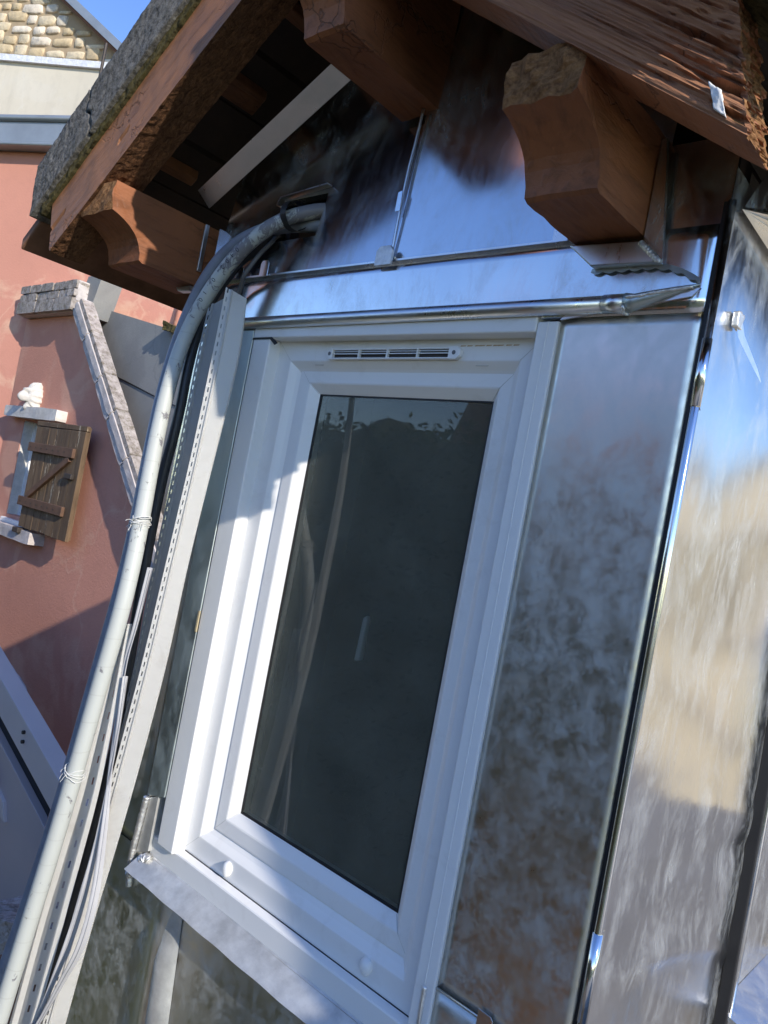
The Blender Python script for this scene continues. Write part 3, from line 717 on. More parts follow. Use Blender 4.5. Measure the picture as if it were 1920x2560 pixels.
def moss_strip(xa, xb, zf, seed):
    return obj('mortar_bed', rough_block(lambda u, v, w_: (xa + (xb - xa) * u, -0.254 + 0.07 * w_, zf(xa + (xb - xa) * u) + 0.137 + 0.030 * v), 160, 5, 5, lambda u, v, w_, p: 0.0035 * fn(p.x * 75, p.y * 75, p.z * 75 + seed, 3)), MOSS, DR, smooth=True)
moss_strip(-1.92, RX, zl, 0); moss_strip(RX, -0.26, zr, 4)
# roof decks, soffit boards and tiles
for side, zf, xs in (('l', zl, (-1.985, RX)), ('r', zr, (RX, -0.216))):
    pts = [(xs[0], zf(xs[0]) + 0.198), (xs[1], zf(xs[1]) + 0.198), (xs[1], zf(xs[1]) + 0.308), (xs[0], zf(xs[0]) + 0.308)]
    obj('roof_cover', prism(pts, -0.105, 2.2), TILE, DR)
    n = 8
    for k in range(n):
        x0 = xs[0] + (xs[1] - xs[0]) * k / n + 0.004; x1 = xs[0] + (xs[1] - xs[0]) * (k + 1) / n - 0.004
        o_ = 0.172 + 0.004 * (k % 2)
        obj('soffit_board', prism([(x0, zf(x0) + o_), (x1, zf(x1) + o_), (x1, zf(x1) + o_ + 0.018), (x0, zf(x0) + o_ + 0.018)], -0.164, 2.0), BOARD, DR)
for k, (x, w_) in enumerate(((-1.71, 0.022), (-1.51, 0.030), (-1.48, 0.012), (-1.33, 0.02))):        # battens with scraped pale edges
    o_ = 0.150
    obj('batten', prism([(x, zl(x) + o_), (x + w_, zl(x + w_) + o_), (x + w_, zl(x + w_) + 0.171), (x, zl(x) + 0.171)], -0.161, 0.0, bev=0.003), WOOD_D, DR)
obj('eave_tile', prism([(-2.05, zl(-2.05) + 0.162), (-1.94, zl(-1.94) + 0.162), (-1.94, zl(-1.94) + 0.19), (-2.05, zl(-2.05) + 0.19)], -0.235, 2.2, bev=0.004), TILE, DR)
for k in range(3):
    yy = -0.262 + 0.05 * k
    obj('eave_tile', rough_block(lambda u, v, w_: (-0.275 + 0.08 * u, yy + 0.042 * w_, zr(-0.275 + 0.08 * u) + 0.156 + 0.02 * k + 0.03 * v), 6, 4, 5, lambda u, v, w_, p: 0.006 * fn(p.x * 50, p.y * 50, p.z * 50, 3)), MOSS, DR)

# ------------------------------------------------------------------ the window
fr = ring_frame((-1.285, -0.640, -0.745, 0.335), [(0.0, 0.060), (0.0, 0.022), (0.040, 0.022), (0.0425, 0.0225), (0.047, 0.026), (0.055, 0.033), (0.066, 0.040), (0.066, 0.075)], ins=(1.09, 1.0, 1.02, 1.0))
WN = obj('window', fr, PVC, DR, 'white plastic casement window frame')
# trim boards round the frame, mitred on plan: left, right, top
def trim(pts, y0, y1, lab=None):
    return obj('window_trim', prism(pts, y0, y1, bev=0.003, seg=3), PVC, WN, lab)
trim([(-1.3365, -0.752), (-1.280, -0.752), (-1.280, 0.333), (-1.3365, 0.333)], -0.008, 0.03)
trim([(-0.645, -0.735), (-0.608, -0.760), (-0.608, 0.346), (-0.645, 0.346)], -0.0075, 0.03)
trim([(-1.337, 0.334), (-0.6455, 0.329), (-0.6455, 0.362), (-1.337, 0.362)], -0.009, 0.03)
obj('window_trim', box(-0.6275, -0.6255, -0.0086, -0.007, -0.74, 0.345), PVC, WN)
obj('joint_gap', prism([(-1.338, 0.3305), (-1.28, 0.3305), (-1.262, 0.318), (-1.252, 0.322), (-1.275, 0.335), (-1.338, 0.3345)], -0.0092, -0.0086), GASKET, WN)
SA = obj('sash', ring_frame((-1.217, -0.691, -0.680, 0.2835), [(0.0, 0.070), (0.0, 0.0385), (0.002, 0.0365), (0.005, 0.036), (0.030, 0.0365), (0.033, 0.0375), (0.048, 0.0505), (0.0505, 0.053), (0.0505, 0.075)], ins=(1.03, 0.97, 1, 1)), PVC, WN, 'white sash with sloping bead round the glass')
for (xa, za, xb, zb2, ya, yb) in ((-1.214, -0.677, -1.167, -0.630, 0.0362, 0.0505), (-0.694, -0.677, -0.741, -0.630, 0.0362, 0.0505), (-1.214, 0.2805, -1.167, 0.2335, 0.0362, 0.0505), (-0.694, 0.2805, -0.741, 0.2335, 0.0362, 0.0505),
                                (-1.240, 0.2945, -1.283, 0.334, 0.022, 0.022), (-0.683, 0.2945, -0.642, 0.334, 0.022, 0.022), (-1.240, -0.703, -1.283, -0.743, 0.022, 0.022)):
    kx = xa + (xb - xa) * 0.62; kz = za + (zb2 - za) * 0.62
    obj('weld_line', tube([(xa, ya, za), (kx, ya + 0.0004, kz), (xb, yb, zb2)], 0.00055, 5), PVC_G, WN)
obj('sash_gap', ring_frame((-1.224, -0.685, -0.687, 0.2905), [(0.0, 0.062), (0.012, 0.0625)]), GASKET, WN)
obj('glazing_gasket', ring_frame((-1.1655, -0.7395, -0.630, 0.2345), [(0.0, 0.0535), (0.004, 0.0535), (0.0045, 0.058)]), GASKET, WN)
g = bm_(); g.faces.new([g.verts.new(c) for c in ((-1.168, 0.056, -0.633), (-0.736, 0.056, -0.633), (-0.736, 0.056, 0.238), (-1.168, 0.056, 0.238))])
obj('glass_pane', g, GLASS, WN, 'dark reflecting window pane')
# sill nose
sp = [(0.024, -0.745), (0.006, -0.7475), (0.003, -0.7485), (0.0015, -0.751), (0.0015, -0.788), (0.024, -0.790)]
obj('sill', prism(sp, -1.367, -0.634, 'x'), PVC, WN, 'white window sill with a drip nose')
obj('sill_joint', box(-1.275, -0.648, 0.0195, 0.0215, -0.7465, -0.7445), GASKET, WN)
# screw caps
def cap_mesh():
    bm = bm_(); bmesh.ops.create_uvsphere(bm, u_segments=20, v_segments=12, radius=1.0)
    for v in bm.verts:
        z = v.co.z; v.co.x *= 0.0125 * (1 - 0.28 * max(0, -z)) ; v.co.y *= 0.011; v.co.z = z * (0.014 if z > 0 else 0.017)
    return bm
for cx, cz in ((-1.135, -0.722), (-0.760, -0.717)):
    bm = cap_mesh()
    for v in bm.verts: v.co += Vector((cx, 0.021, cz))
    obj('screw_cap', bm, PVC, WN, smooth=True)
for cx in (-1.154, -0.758):
    obj('drain_slot', prism([(cx - 0.012, 0.2895), (cx + 0.012, 0.2895), (cx + 0.014, 0.2875), (cx + 0.010, 0.2855), (cx - 0.014, 0.2858)], 0.0268, 0.031), PVC_G, WN)
# trickle vent
vz, vx0, vx1 = 0.305, -1.122, -0.798
g = bm_()
addbox(g, vx0 + 0.012, vx1 - 0.024, 0.0145, 0.0215, vz + 0.0075, vz + 0.0100, bev=0.0006); addbox(g, vx0 + 0.012, vx1 - 0.024, 0.0125, 0.0215, vz - 0.0105, vz - 0.008, bev=0.0006)
addbox(g, vx0 + 0.012, vx1 - 0.024, 0.0155, 0.018, vz - 0.0005, vz + 0.0010); addbox(g, vx0 + 0.012, vx1 - 0.024, 0.0165, 0.019, vz + 0.0042, vz + 0.0054)
for k in range(5):
    xx = vx0 + 0.012 + (vx1 - vx0 - 0.036) * k / 4
    addbox(g, xx - 0.0012, xx + 0.0012, 0.0135, 0.0215, vz - 0.0095, vz + 0.0095)
prism([(vx0, vz - 0.006), (vx0 + 0.006, vz - 0.0112), (vx0 + 0.013, vz - 0.0112), (vx0 + 0.013, vz + 0.0105), (vx0 + 0.006, vz + 0.0105), (vx0, vz + 0.006)], 0.012, 0.0215, bm=g, bev=0.001)
prism([(vx1, vz - 0.005), (vx1, vz + 0.005), (vx1 - 0.006, vz + 0.0105), (vx1 - 0.025, vz + 0.0105), (vx1 - 0.025, vz - 0.0112), (vx1 - 0.008, vz - 0.0112)], 0.012, 0.0215, bm=g, bev=0.001)
VG = obj('vent_grille', g, PVC, WN, 'white slotted trickle vent on the window head')
obj('vent_inside', box(vx0 + 0.012, vx1 - 0.024, 0.0204, 0.0212, vz - 0.009, vz + 0.0085), VENTDARK, WN)
for xx in (vx0 + 0.0065, vx1 - 0.013):
    obj('vent_screw', tube([(xx, 0.0113, vz), (xx, 0.014, vz)], 0.0038, 12), GREYC, WN)
RUST = m_plain('rust', (0.50, 0.37, 0.24), 0.9)
for k in range(9):
    x = -0.80 + 0.013 * k + random.uniform(-.004, .004)
    obj('rust_mark', prism([(x - 0.006, 0.3175), (x + 0.004, 0.318), (x + 0.006, 0.3195), (x - 0.005, 0.3198)], 0.0212, 0.0217), RUST, WN)
obj('pane_reflection', prism([(-0.953, -0.262), (-0.940, -0.258), (-0.938, -0.180), (-0.943, -0.174), (-0.950, -0.180)], 0.066, 0.078, bev=0.003), PVC, WN, 'white strip standing in for a reflection in the dark glass')  # solid strip set behind the glass in place of a mirrored streak

# the dark room behind
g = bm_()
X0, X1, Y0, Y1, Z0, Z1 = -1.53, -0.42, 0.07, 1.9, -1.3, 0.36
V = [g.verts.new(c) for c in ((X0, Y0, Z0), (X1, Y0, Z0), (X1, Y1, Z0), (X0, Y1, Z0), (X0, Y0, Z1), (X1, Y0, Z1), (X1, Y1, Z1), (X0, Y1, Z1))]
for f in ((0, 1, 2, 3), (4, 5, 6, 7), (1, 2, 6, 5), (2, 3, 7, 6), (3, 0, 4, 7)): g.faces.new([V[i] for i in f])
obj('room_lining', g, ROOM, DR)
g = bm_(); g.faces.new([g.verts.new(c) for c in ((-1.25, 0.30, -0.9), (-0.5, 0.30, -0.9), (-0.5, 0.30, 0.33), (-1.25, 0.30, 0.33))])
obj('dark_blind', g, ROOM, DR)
# ================================================================== LOOSE PIPES, CABLES AND RAILS IN FRONT OF THE LEFT JAMB
pipeA = [(-1.195, 0.078, 0.630), (-1.218, 0.046, 0.622), (-1.246, 0.008, 0.610), (-1.274, -0.03, 0.59), (-1.311, -0.05, 0.557), (-1.352, -0.06, 0.524), (-1.38, -0.07, 0.487), (-1.408, -0.075, 0.446), (-1.436, -0.08, 0.399), (-1.467, -0.085, 0.353), (-1.483, -0.09, 0.294), (-1.475, -0.105, 0.211), (-1.447, -0.125, 0.114), (-1.402, -0.15, 0.012), (-1.364, -0.17, -0.086), (-1.343, -0.182, -0.162), (-1.331, -0.19, -0.231), (-1.339, -0.195, -0.304), (-1.349, -0.2, -0.4), (-1.358, -0.203, -0.48), (-1.364, -0.206, -0.567), (-1.368, -0.208, -0.641), (-1.384, -0.21, -0.701), (-1.392, -0.212, -0.779), (-1.404, -0.214, -0.859), (-1.421, -0.216, -0.941), (-1.432, -0.218, -1.009), (-1.44, -0.22, -1.088), (-1.463, -0.22, -1.194), (-1.50, -0.23, -1.45)]
pipeB = [(-1.195, 0.082, 0.590), (-1.220, 0.052, 0.586), (-1.252, 0.020, 0.584), (-1.315, 0.0, 0.589), (-1.372, -0.02, 0.574), (-1.439, -0.03, 0.557), (-1.491, -0.035, 0.511), (-1.521, -0.04, 0.463), (-1.547, -0.045, 0.392), (-1.565, -0.05, 0.303), (-1.564, -0.06, 0.212), (-1.527, -0.085, 0.119), (-1.481, -0.11, 0.011), (-1.442, -0.13, -0.092), (-1.429, -0.14, -0.173), (-1.421, -0.148, -0.247), (-1.431, -0.153, -0.326), (-1.439, -0.158, -0.427), (-1.448, -0.161, -0.511), (-1.453, -0.164, -0.602), (-1.459, -0.166, -0.682), (-1.479, -0.168, -0.761), (-1.491, -0.17, -0.846), (-1.509, -0.172, -0.938), (-1.534, -0.174, -1.034), (-1.555, -0.176, -1.131), (-1.588, -0.178, -1.252), (-1.62, -0.19, -1.45)]
black = [(-1.37, 0.04, 0.58), (-1.349, -0.01, 0.555), (-1.378, -0.015, 0.527), (-1.42, -0.02, 0.502), (-1.451, -0.03, 0.456), (-1.468, -0.04, 0.411), (-1.476, -0.05, 0.365), (-1.473, -0.06, 0.306), (-1.463, -0.07, 0.242), (-1.455, -0.075, 0.171), (-1.452, -0.08, 0.099), (-1.454, -0.085, 0.02), (-1.45, -0.09, -0.068), (-1.442, -0.095, -0.171), (-1.428, -0.1, -0.289), (-1.413, -0.105, -0.412), (-1.395, -0.11, -0.513), (-1.397, -0.115, -0.633), (-1.398, -0.12, -0.716), (-1.413, -0.12, -0.839), (-1.44, -0.125, -0.998), (-1.476, -0.125, -1.154), (-1.495, -0.125, -1.243), (-1.50, -0.13, -1.40)]
thin = [(-1.354, 0.02, 0.578), (-1.335, -0.01, 0.542), (-1.349, -0.02, 0.518), (-1.357, -0.03, 0.493), (-1.375, -0.035, 0.462), (-1.401, -0.02, 0.435), (-1.438, -0.012, 0.385), (-1.444, -0.01, 0.30), (-1.445, -0.01, 0.0), (-1.45, -0.02, -0.6)]
def relax(P, n=3):
    P = [Vector(p) for p in P]
    for _ in range(n): P = [P[0]] + [P[i] * 0.5 + (P[i - 1] + P[i + 1]) * 0.25 for i in range(1, len(P) - 1)] + [P[-1]]
    return P
cA = catmull(relax(pipeA), 6); cB = catmull(relax(pipeB), 6)
def pipe_thing(name, P, r, mat, label, cat, group=None, seg=18):
    bm = tube(P, lambda q: r * (1 + 0.16 * q), seg)
    return obj(name, bm, mat, label=label, cat=cat, group=group, smooth=True)
PA = pipe_thing('insulated_pipe', cA, 0.0150, PIPE, 'front white painted pipe curving out of the zinc opening', 'pipe', 'pipes from the opening')
PB = pipe_thing('insulated_pipe', cB, 0.0150, PIPE_B, 'blue grey pipe with printed lettering behind the white pipe', 'pipe', 'pipes from the opening')
# black strap holding the two pipes at the opening
sm = bm_()
st = [(-1.270, -0.014 + 0.031 * math.cos(a_), 0.588 + 0.030 * math.sin(a_)) for a_ in [2 * math.pi * k / 24 for k in range(25)]]
for k in range(24):
    p, q = Vector(st[k]), Vector(st[k + 1])
    sm.faces.new([sm.verts.new(c) for c in ((p.x - 0.010, p.y, p.z), (p.x + 0.008, p.y, p.z), (q.x + 0.008, q.y, q.z), (q.x - 0.010, q.y, q.z))])
obj('cable_strap', sm, BLACK, label='black strap tied round both pipes at the zinc opening', cat='strap')
pipe_thing('cable', catmull(black, 6), 0.0105, BLACK, 'thick black cable running down beside the white pipe', 'cable', seg=12)
pipe_thing('cable', catmull(thin, 5), 0.0045, GREYC, 'thin grey cable dropping from the zinc opening behind the rail', 'cable', seg=8)

def letters(txt, P, r, i0, step, size, parent, mat=INK, off=None):
    """print letters on a pipe, one after another along its centre line, on the side facing -y/+x"""
    for k, ch in enumerate(txt):
        if ch == ' ': continue
        i = i0 + k * step
        i1 = int(i); f_ = i - i1
        if i1 + 1 >= len(P): break
        c = P[i1].lerp(P[i1 + 1], f_); T = (P[i1 + 1] - P[i1]).normalized()
        nrm = Vector(off or (0.55, -0.83, 0.05)); nrm = (nrm - T * nrm.dot(T)).normalized()
        cu = bpy.data.curves.new('print', 'FONT'); cu.body = ch; cu.size = size; cu.align_x = 'CENTER'; cu.align_y = 'CENTER'
        tmp = bpy.data.objects.new('print', cu); COL.objects.link(tmp)
        me = bpy.data.meshes.new_from_object(tmp); bpy.data.objects.remove(tmp)
        ex = T; ey = nrm.cross(ex)
        M4 = Matrix(((ex.x, ey.x, nrm.x, 0), (ex.y, ey.y, nrm.y, 0), (ex.z, ey.z, nrm.z, 0), (0, 0, 0, 1)))
        me.transform(M4); me.transform(Matrix.Translation(c + nrm * (r + 0.0006)))
        o = bpy.data.objects.new('printed_letter', me); COL.objects.link(o); me.materials.append(mat); o.parent = parent
letters('0402 0.10', cA, 0.0150, 33, 1.9, 0.014, PA)
letters('CENATITE-5321 NE   8/3', cB, 0.0150, 102, -1.5, 0.016, PB, off=(-0.35, -0.9, 0.1))

# twine ties
def twine(P0, n, seed, label):
    rnd = random.Random(seed); bm = bm_()
    for k in range(n):
        a0 = rnd.uniform(0, 6); pts = []
        rad = 0.0165 + rnd.uniform(0, 0.004); tilt = rnd.uniform(-0.012, 0.012); dz0 = rnd.uniform(-0.007, 0.007)
        for j in range(22):
            a_ = a0 + j * 0.3
            pts.append((P0[0] + rad * math.cos(a_), P0[1] + rad * math.sin(a_), P0[2] + dz0 + tilt * math.cos(a_) + 0.003 * fn(j * 0.4, k, seed)))
        tube(pts, 0.0009, 5, bm, cap=False)
    for k in range(n):
        a0 = rnd.uniform(3.4, 6.0); p = Vector((P0[0] + 0.017 * math.cos(a0), P0[1] + 0.017 * math.sin(a0), P0[2])); pts = [p.copy()]
        d = Vector((rnd.uniform(-0.6, 1), rnd.uniform(-1, 0), rnd.uniform(-1.4, 0.8))).normalized()
        for j in range(6):
            p = p + d * 0.0035; d = (d + Vector((rnd.uniform(-.5, .5), rnd.uniform(-.3, .3), rnd.uniform(-.8, .2)))).normalized(); pts.append(p.copy())
        tube(pts, 0.0005, 4, bm, cap=False)
    return obj('twine_tie', bm, TWINE, label=label, cat='tie')
i1 = min(range(len(cA)), key=lambda i: abs(cA[i].z + 0.085)); twine(cA[i1], 13, 4, 'frayed pale twine knotted round the white pipe at mid height')
i2 = min(range(len(cA)), key=lambda i: abs(cA[i].z + 0.585)); twine(cA[i2], 4, 8, 'thin frayed tie round the white pipe near the bottom of the picture')

# perforated plastic rails
def rail(name, Lp, Rp, label, mat, holes=True, t=0.0035, flange=0.22, hole_first=0, lip=0.010, step=0.0185, u_channel=False):
    Lc = catmull(Lp, 40); Rc = catmull(Rp, 40); n = min(len(Lc), len(Rc))
    # cross profile: (fraction across, outward offset)
    if u_channel: pr = [(0.0, lip), (0.10, lip), (0.16, 0.0), (0.43, 0.0), (0.52, 0.0), (0.80, 0.0), (0.86, lip), (0.93, lip), (1.0, lip * 0.2)]; hcol = 3
    else: pr = [(0.0, 0.0), (0.085, 0.0), (0.135, 0.0), (flange, 0.0), (flange + 0.04, 0.005), (flange + 0.09, 0.005), (flange + 0.12, 0.002), (0.96, 0.002), (1.0, 0.0), (1.0, -0.010)]; hcol = 1
    # resample by length
    S = [0.0]
    for i in range(1, n): S.append(S[-1] + (Lc[i] - Lc[i - 1]).length)
    rows = []; L_ = S[-1]; m_ = int(L_ / (step / 2)); j = 0
    for k in range(m_ + 1):
        s = L_ * k / m_
        while j < n - 2 and S[j + 1] < s: j += 1
        f_ = (s - S[j]) / max(1e-9, S[j + 1] - S[j]); a_ = Lc[j].lerp(Lc[j + 1], f_); b_ = Rc[j].lerp(Rc[j + 1], f_)
        T = (Lc[j + 1] - Lc[j]).normalized(); W2 = (b_ - a_); N = W2.cross(T).normalized()
        if N.y > 0: N = -N
        rows.append([a_ + W2 * u + N * o_ for u, o_ in pr])
    bm = bm_(); VV = [[bm.verts.new(p) for p in r] for r in rows]
    for k in range(m_):
        for c in range(len(pr) - 1):
            if holes and c == hcol and k % (3 if u_channel else 2) == hole_first: continue
            bm.faces.new((VV[k][c], VV[k][c + 1], VV[k + 1][c + 1], VV[k + 1][c]))
    if holes:     # thin hole rims give the sheet its thickness
        pass
    bmesh.ops.solidify(bm, geom=bm.faces, thickness=0.0018)
    return obj(name, bm, mat, label=label, cat='rail', group='perforated plastic rails')
r1L = [(-1.284, -0.135, 0.396), (-1.274, -0.143, 0.253), (-1.263, -0.155, 0.051), (-1.266, -0.162, -0.146), (-1.278, -0.166, -0.373), (-1.307, -0.168, -0.635), (-1.34, -0.17, -0.89), (-1.376, -0.17, -1.13)]
r1R = [(-1.258, -0.1, 0.382), (-1.238, -0.108, 0.263), (-1.235, -0.12, 0.074), (-1.243, -0.127, -0.139), (-1.249, -0.131, -0.366), (-1.278, -0.133, -0.629), (-1.318, -0.135, -0.889), (-1.351, -0.135, -1.137)]
RL1 = rail('perforated_rail', r1L, r1R, 'front white perforated plastic rail leaning beside the window', PVC_R)
obj('pen_mark', tube([(-1.267, -0.1145, 0.383), (-1.270, -0.1148, 0.378), (-1.265, -0.1142, 0.373), (-1.269, -0.1147, 0.369), (-1.266, -0.1144, 0.367)], 0.0009, 5), INK, RL1)
r2L = [(-1.401, -0.09, 0.375), (-1.399, -0.095, 0.258), (-1.395, -0.1, 0.048), (-1.397, -0.105, -0.164), (-1.391, -0.108, -0.406), (-1.41, -0.11, -0.639), (-1.449, -0.112, -0.976), (-1.495, -0.112, -1.222)]
r2R = [(-1.331, -0.09, 0.396), (-1.328, -0.095, 0.258), (-1.324, -0.1, 0.054), (-1.319, -0.105, -0.151), (-1.332, -0.108, -0.389), (-1.356, -0.11, -0.619), (-1.383, -0.112, -0.943), (-1.419, -0.112, -1.178)]
rail('perforated_rail', r2L, r2R, 'grey plastic rail between the black cable and the front rail', PVC_G)
r3L = [(-1.353, -0.165, -0.29), (-1.363, -0.168, -0.365), (-1.368, -0.172, -0.479), (-1.386, -0.174, -0.637), (-1.408, -0.176, -0.776), (-1.432, -0.178, -0.918), (-1.457, -0.18, -1.125), (-1.469, -0.18, -1.206)]
r3R = [(-1.333, -0.165, -0.286), (-1.327, -0.168, -0.356), (-1.319, -0.172, -0.463), (-1.32, -0.174, -0.613), (-1.332, -0.176, -0.743), (-1.347, -0.178, -0.877), (-1.371, -0.18, -1.076), (-1.379, -0.18, -1.152)]
rail('perforated_rail', r3L, r3R, 'white perforated channel at the lower left behind the pipe', PVC_R, u_channel=True, step=0.03)
# strips of clear protective film round the rails
film1 = [(-1.305, -0.165, -0.169), (-1.314, -0.166, -0.281), (-1.321, -0.168, -0.362), (-1.31, -0.17, -0.469), (-1.296, -0.172, -0.565), (-1.278, -0.174, -0.673), (-1.266, -0.176, -0.782), (-1.272, -0.18, -0.883), (-1.306, -0.182, -0.969), (-1.352, -0.184, -1.071), (-1.395, -0.185, -1.151)]
film2 = [(-1.31, -0.17, -0.383), (-1.297, -0.172, -0.48), (-1.291, -0.174, -0.586), (-1.291, -0.176, -0.698), (-1.3, -0.177, -0.79), (-1.318, -0.178, -0.899), (-1.345, -0.18, -1.006), (-1.383, -0.18, -1.122)]
film3 = [(-1.312, -0.158, -0.099), (-1.327, -0.16, -0.213), (-1.33, -0.162, -0.317), (-1.316, -0.164, -0.408), (-1.299, -0.166, -0.504), (-1.302, -0.168, -0.615), (-1.286, -0.17, -0.7)]
def film(P, w_, label):
    C_ = catmull(P, 10); bm = bm_(); prev = None
    for i, p in enumerate(C_):
        q = i / (len(C_) - 1); ww = w_ * (0.35 + 0.65 * math.sin(math.pi * min(1, q * 1.1 + 0.05)))
        r = [bm.verts.new((p.x + ww * (u - 0.5), p.y - 0.006 * math.sin(u * math.pi * 2 + q * 7) - 0.006 * math.sin(u * math.pi), p.z)) for u in (0, 0.2, 0.4, 0.6, 0.8, 1.0)]
        if prev:
            for k in range(5): bm.faces.new((prev[k], prev[k + 1], r[k + 1], r[k]))
        prev = r
    for sg in (-0.5, 0.5):
        tube([(p.x + sg * w_ * (0.35 + 0.65 * math.sin(math.pi * min(1, (i / (len(C_) - 1)) * 1.1 + 0.05))), p.y - 0.004, p.z) for i, p in enumerate(C_)], 0.0011, 5, bm)
    return obj('plastic_film', bm, FILM, label=label, cat='film', group='loose clear film', smooth=True)
film(film1, 0.011, 'long curl of clear film bulging over the front rail')
film(film2, 0.007, 'narrow clear film strip between the rails near the bottom')

# ================================================================== PINK HOUSE
PH = thing('pink_house', 'pink rendered house with stone coping and brown shutter', 'house', (-7.0, 2.4, -6.0))
WY = 2.37
gw = [(-8.49, -6.0), (-3.0, -6.0), (-3.0, -2.85), (-7.15, 1.42), (-8.49, 1.42)]
WO = (-8.07, -7.33, -0.62, 0.345)           # window opening
g = bm_()
def wq(pts): g.faces.new([g.verts.new((p[0], WY, p[1])) for p in pts])
x0, x1, z0, z1 = WO
wq([(-8.49, -6), (x0, -6), (x0, 1.42), (-8.49, 1.42)]); wq([(x0, z1), (x1, z1), (x1, 1.42), (x0, 1.42)]); wq([(x0, -6), (x1, -6), (x1, z0), (x0, z0)])
wq([(x1, -6), (-3.0, -6), (-3.0, -2.85), (-7.15, 1.42), (x1, 1.42)])
for p, q in (((x0, z0), (x1, z0)), ((x1, z0), (x1, z1)), ((x1, z1), (x0, z1)), ((x0, z1), (x0, z0))):
    g.faces.new([g.verts.new(c) for c in ((p[0], WY, p[1]), (q[0], WY, q[1]), (q[0], WY + 0.16, q[1]), (p[0], WY + 0.16, p[1]))])
obj('gable_wall', g, PINK, PH, 'lower pink gable wall carrying the shuttered window')
# tall wall behind, turned towards the viewer on the left
DV = Vector((0.91636, 0.40035, 0)); NV = Vector((-0.40035, 0.91636, 0)); P0 = Vector((-8.50, 2.375, 0))
def tw(u, off, z): return P0 + DV * u + NV * off + Vector((0, 0, z))
def slab(name, pts, o0, o1, mat, parent, label=None, bev=0.0):
    bm = bm_(); a = [bm.verts.new(tw(u, o0, z)) for u, z in pts]; b = [bm.verts.new(tw(u, o1, z)) for u, z in pts]; n = len(pts)
    bm.faces.new(a); bm.faces.new(b[::-1])
    for i in range(n): bm.faces.new((a[i], b[i], b[(i + 1) % n], a[(i + 1) % n]))
    if bev: bmesh.ops.recalc_face_normals(bm, faces=bm.faces); bmesh.ops.bevel(bm, geom=list(bm.edges), offset=bev, segments=2, affect='EDGES')
    return obj(name, bm, mat, parent, label)
slab('tall_wall', [(-5, -6), (7, -6), (7, 3.24), (-5, 3.24)], 0.0, 0.4, PINK_T, PH, 'tall sunlit pink wall with pale patches')
slab('gutter', [(-5, 3.235), (7, 3.235), (7, 3.495), (-5, 3.495)], -0.14, 0.0, GUTZ, PH, 'grey zinc gutter along the tall pink wall')
gl = bm_(); tube([tw(u, -0.15, 3.525) for u in (-5, 0, 7)], 0.035, 10, gl); obj('gutter_lip', gl, GUTZ, PH, smooth=True)
gl = bm_(); tube([tw(u, -0.15, 3.245) for u in (-5, 0, 7)], 0.020, 8, gl); obj('gutter_lip', gl, GUTZ, PH, smooth=True)
obj('downpipe', tube([tw(1.86, -0.05, 1.45), tw(1.92, -0.05, 1.9), tw(1.95, -0.05, 3.2)], 0.035, 10), PINK_T, PH, smooth=True)
for k in range(3): slab('wall_vent', [(0.70, 2.20 + 0.03 * k), (0.84, 2.20 + 0.03 * k), (0.84, 2.215 + 0.03 * k), (0.70, 2.215 + 0.03 * k)], -0.012, 0.0, COPE, PH)
slab('meter_box', [(2.55, 1.42), (3.3, 1.42), (3.3, 2.2), (2.55, 2.2)], -0.03, 0.0, PINK, PH, bev=0.008)
# grey cement wall behind the coping
obj('cement_wall', prism([(-7.95, 1.75), (-7.63, 1.83), (-7.53, 1.60), (-3.0, 0.73), (-3.0, -3.2), (-7.6, 1.2)], 2.58, 2.9), CEMENT, PH, 'grey cement wall behind the sloping coping')
obj('cement_wall', prism([(-7.42, 1.41), (-7.15, 1.41), (-7.02, 1.80), (-7.30, 1.80)], 2.38, 2.60), CEMENT, PH)
obj('wall_crack', tube([(-7.05, 2.577, 0.93), (-6.6, 2.577, 0.84), (-6.0, 2.577, 0.70), (-5.5, 2.577, 0.60)], 0.006, 5), BLACK, PH)
for p in ((-6.98, 1.03), (-6.05, 0.02)):
    obj('wire_stub', tube([(p[0], 2.575, p[1]), (p[0] + 0.14, 2.50, p[1] - 0.01), (p[0] + 0.2, 2.45, p[1] - 0.05)], 0.007, 6), IRON, PH)
obj('mossy_ledge', rough_block(lambda u, v, w_: (-6.0 + 2.0 * u, 2.5 + 0.2 * w_, 1.28 - 0.385 * u + 0.07 * v), 60, 4, 5, lambda u, v, w_, p: 0.03 * fn(p.x * 9, p.y * 9, p.z * 9, 3)), MOSS, PH)
# coping: flat blocks on top, sloping stones down the gable
def stone(name, fmap, mat, parent, amp=0.012, n=(9, 5, 4), seed=0.0, label=None):
    return obj(name, rough_block(fmap, *n, lambda u, v, w_, p: amp * fn(p.x * 5 + seed, p.y * 5, p.z * 5, 3) - 0.006 * (u in (0, 1)) * (v in (0, 1))), mat, parent, label)
rnd = random.Random(5)
for r in range(3):
    zA = 1.43 + (0.13, 0.085, 0.085)[0] * 0 + [0.0, 0.135, 0.215][r]; zB = zA + [0.125, 0.072, 0.080][r]
    cuts = [-8.46, -8.02, -7.62, -7.235] if r == 0 else sorted([-8.46, -7.235] + [-8.46 + 1.225 * (k + 0.5 * (r == 1)) / 5 + rnd.uniform(-.03, .03) for k in range(1, 5)])
    for a_, b_ in zip(cuts, cuts[1:]):
        y_ = 2.25 - (0.02 if r == 0 else 0.0) + rnd.uniform(-.008, .008)
        stone('coping_stone', lambda u, v, w_, a_=a_, b_=b_, y_=y_: (a_ + 0.004 + (b_ - a_ - 0.008) * u, y_ + 0.28 * w_, zA + (zB - zA) * v), COPE, PH, 0.005, seed=a_)
obj('coping_bed', box(-8.455, -7.24, 2.275, 2.55, 1.425, 1.725), COPE_W, PH)
ns = 12; SL = Vector((1.74, 0, -1.72)).normalized()
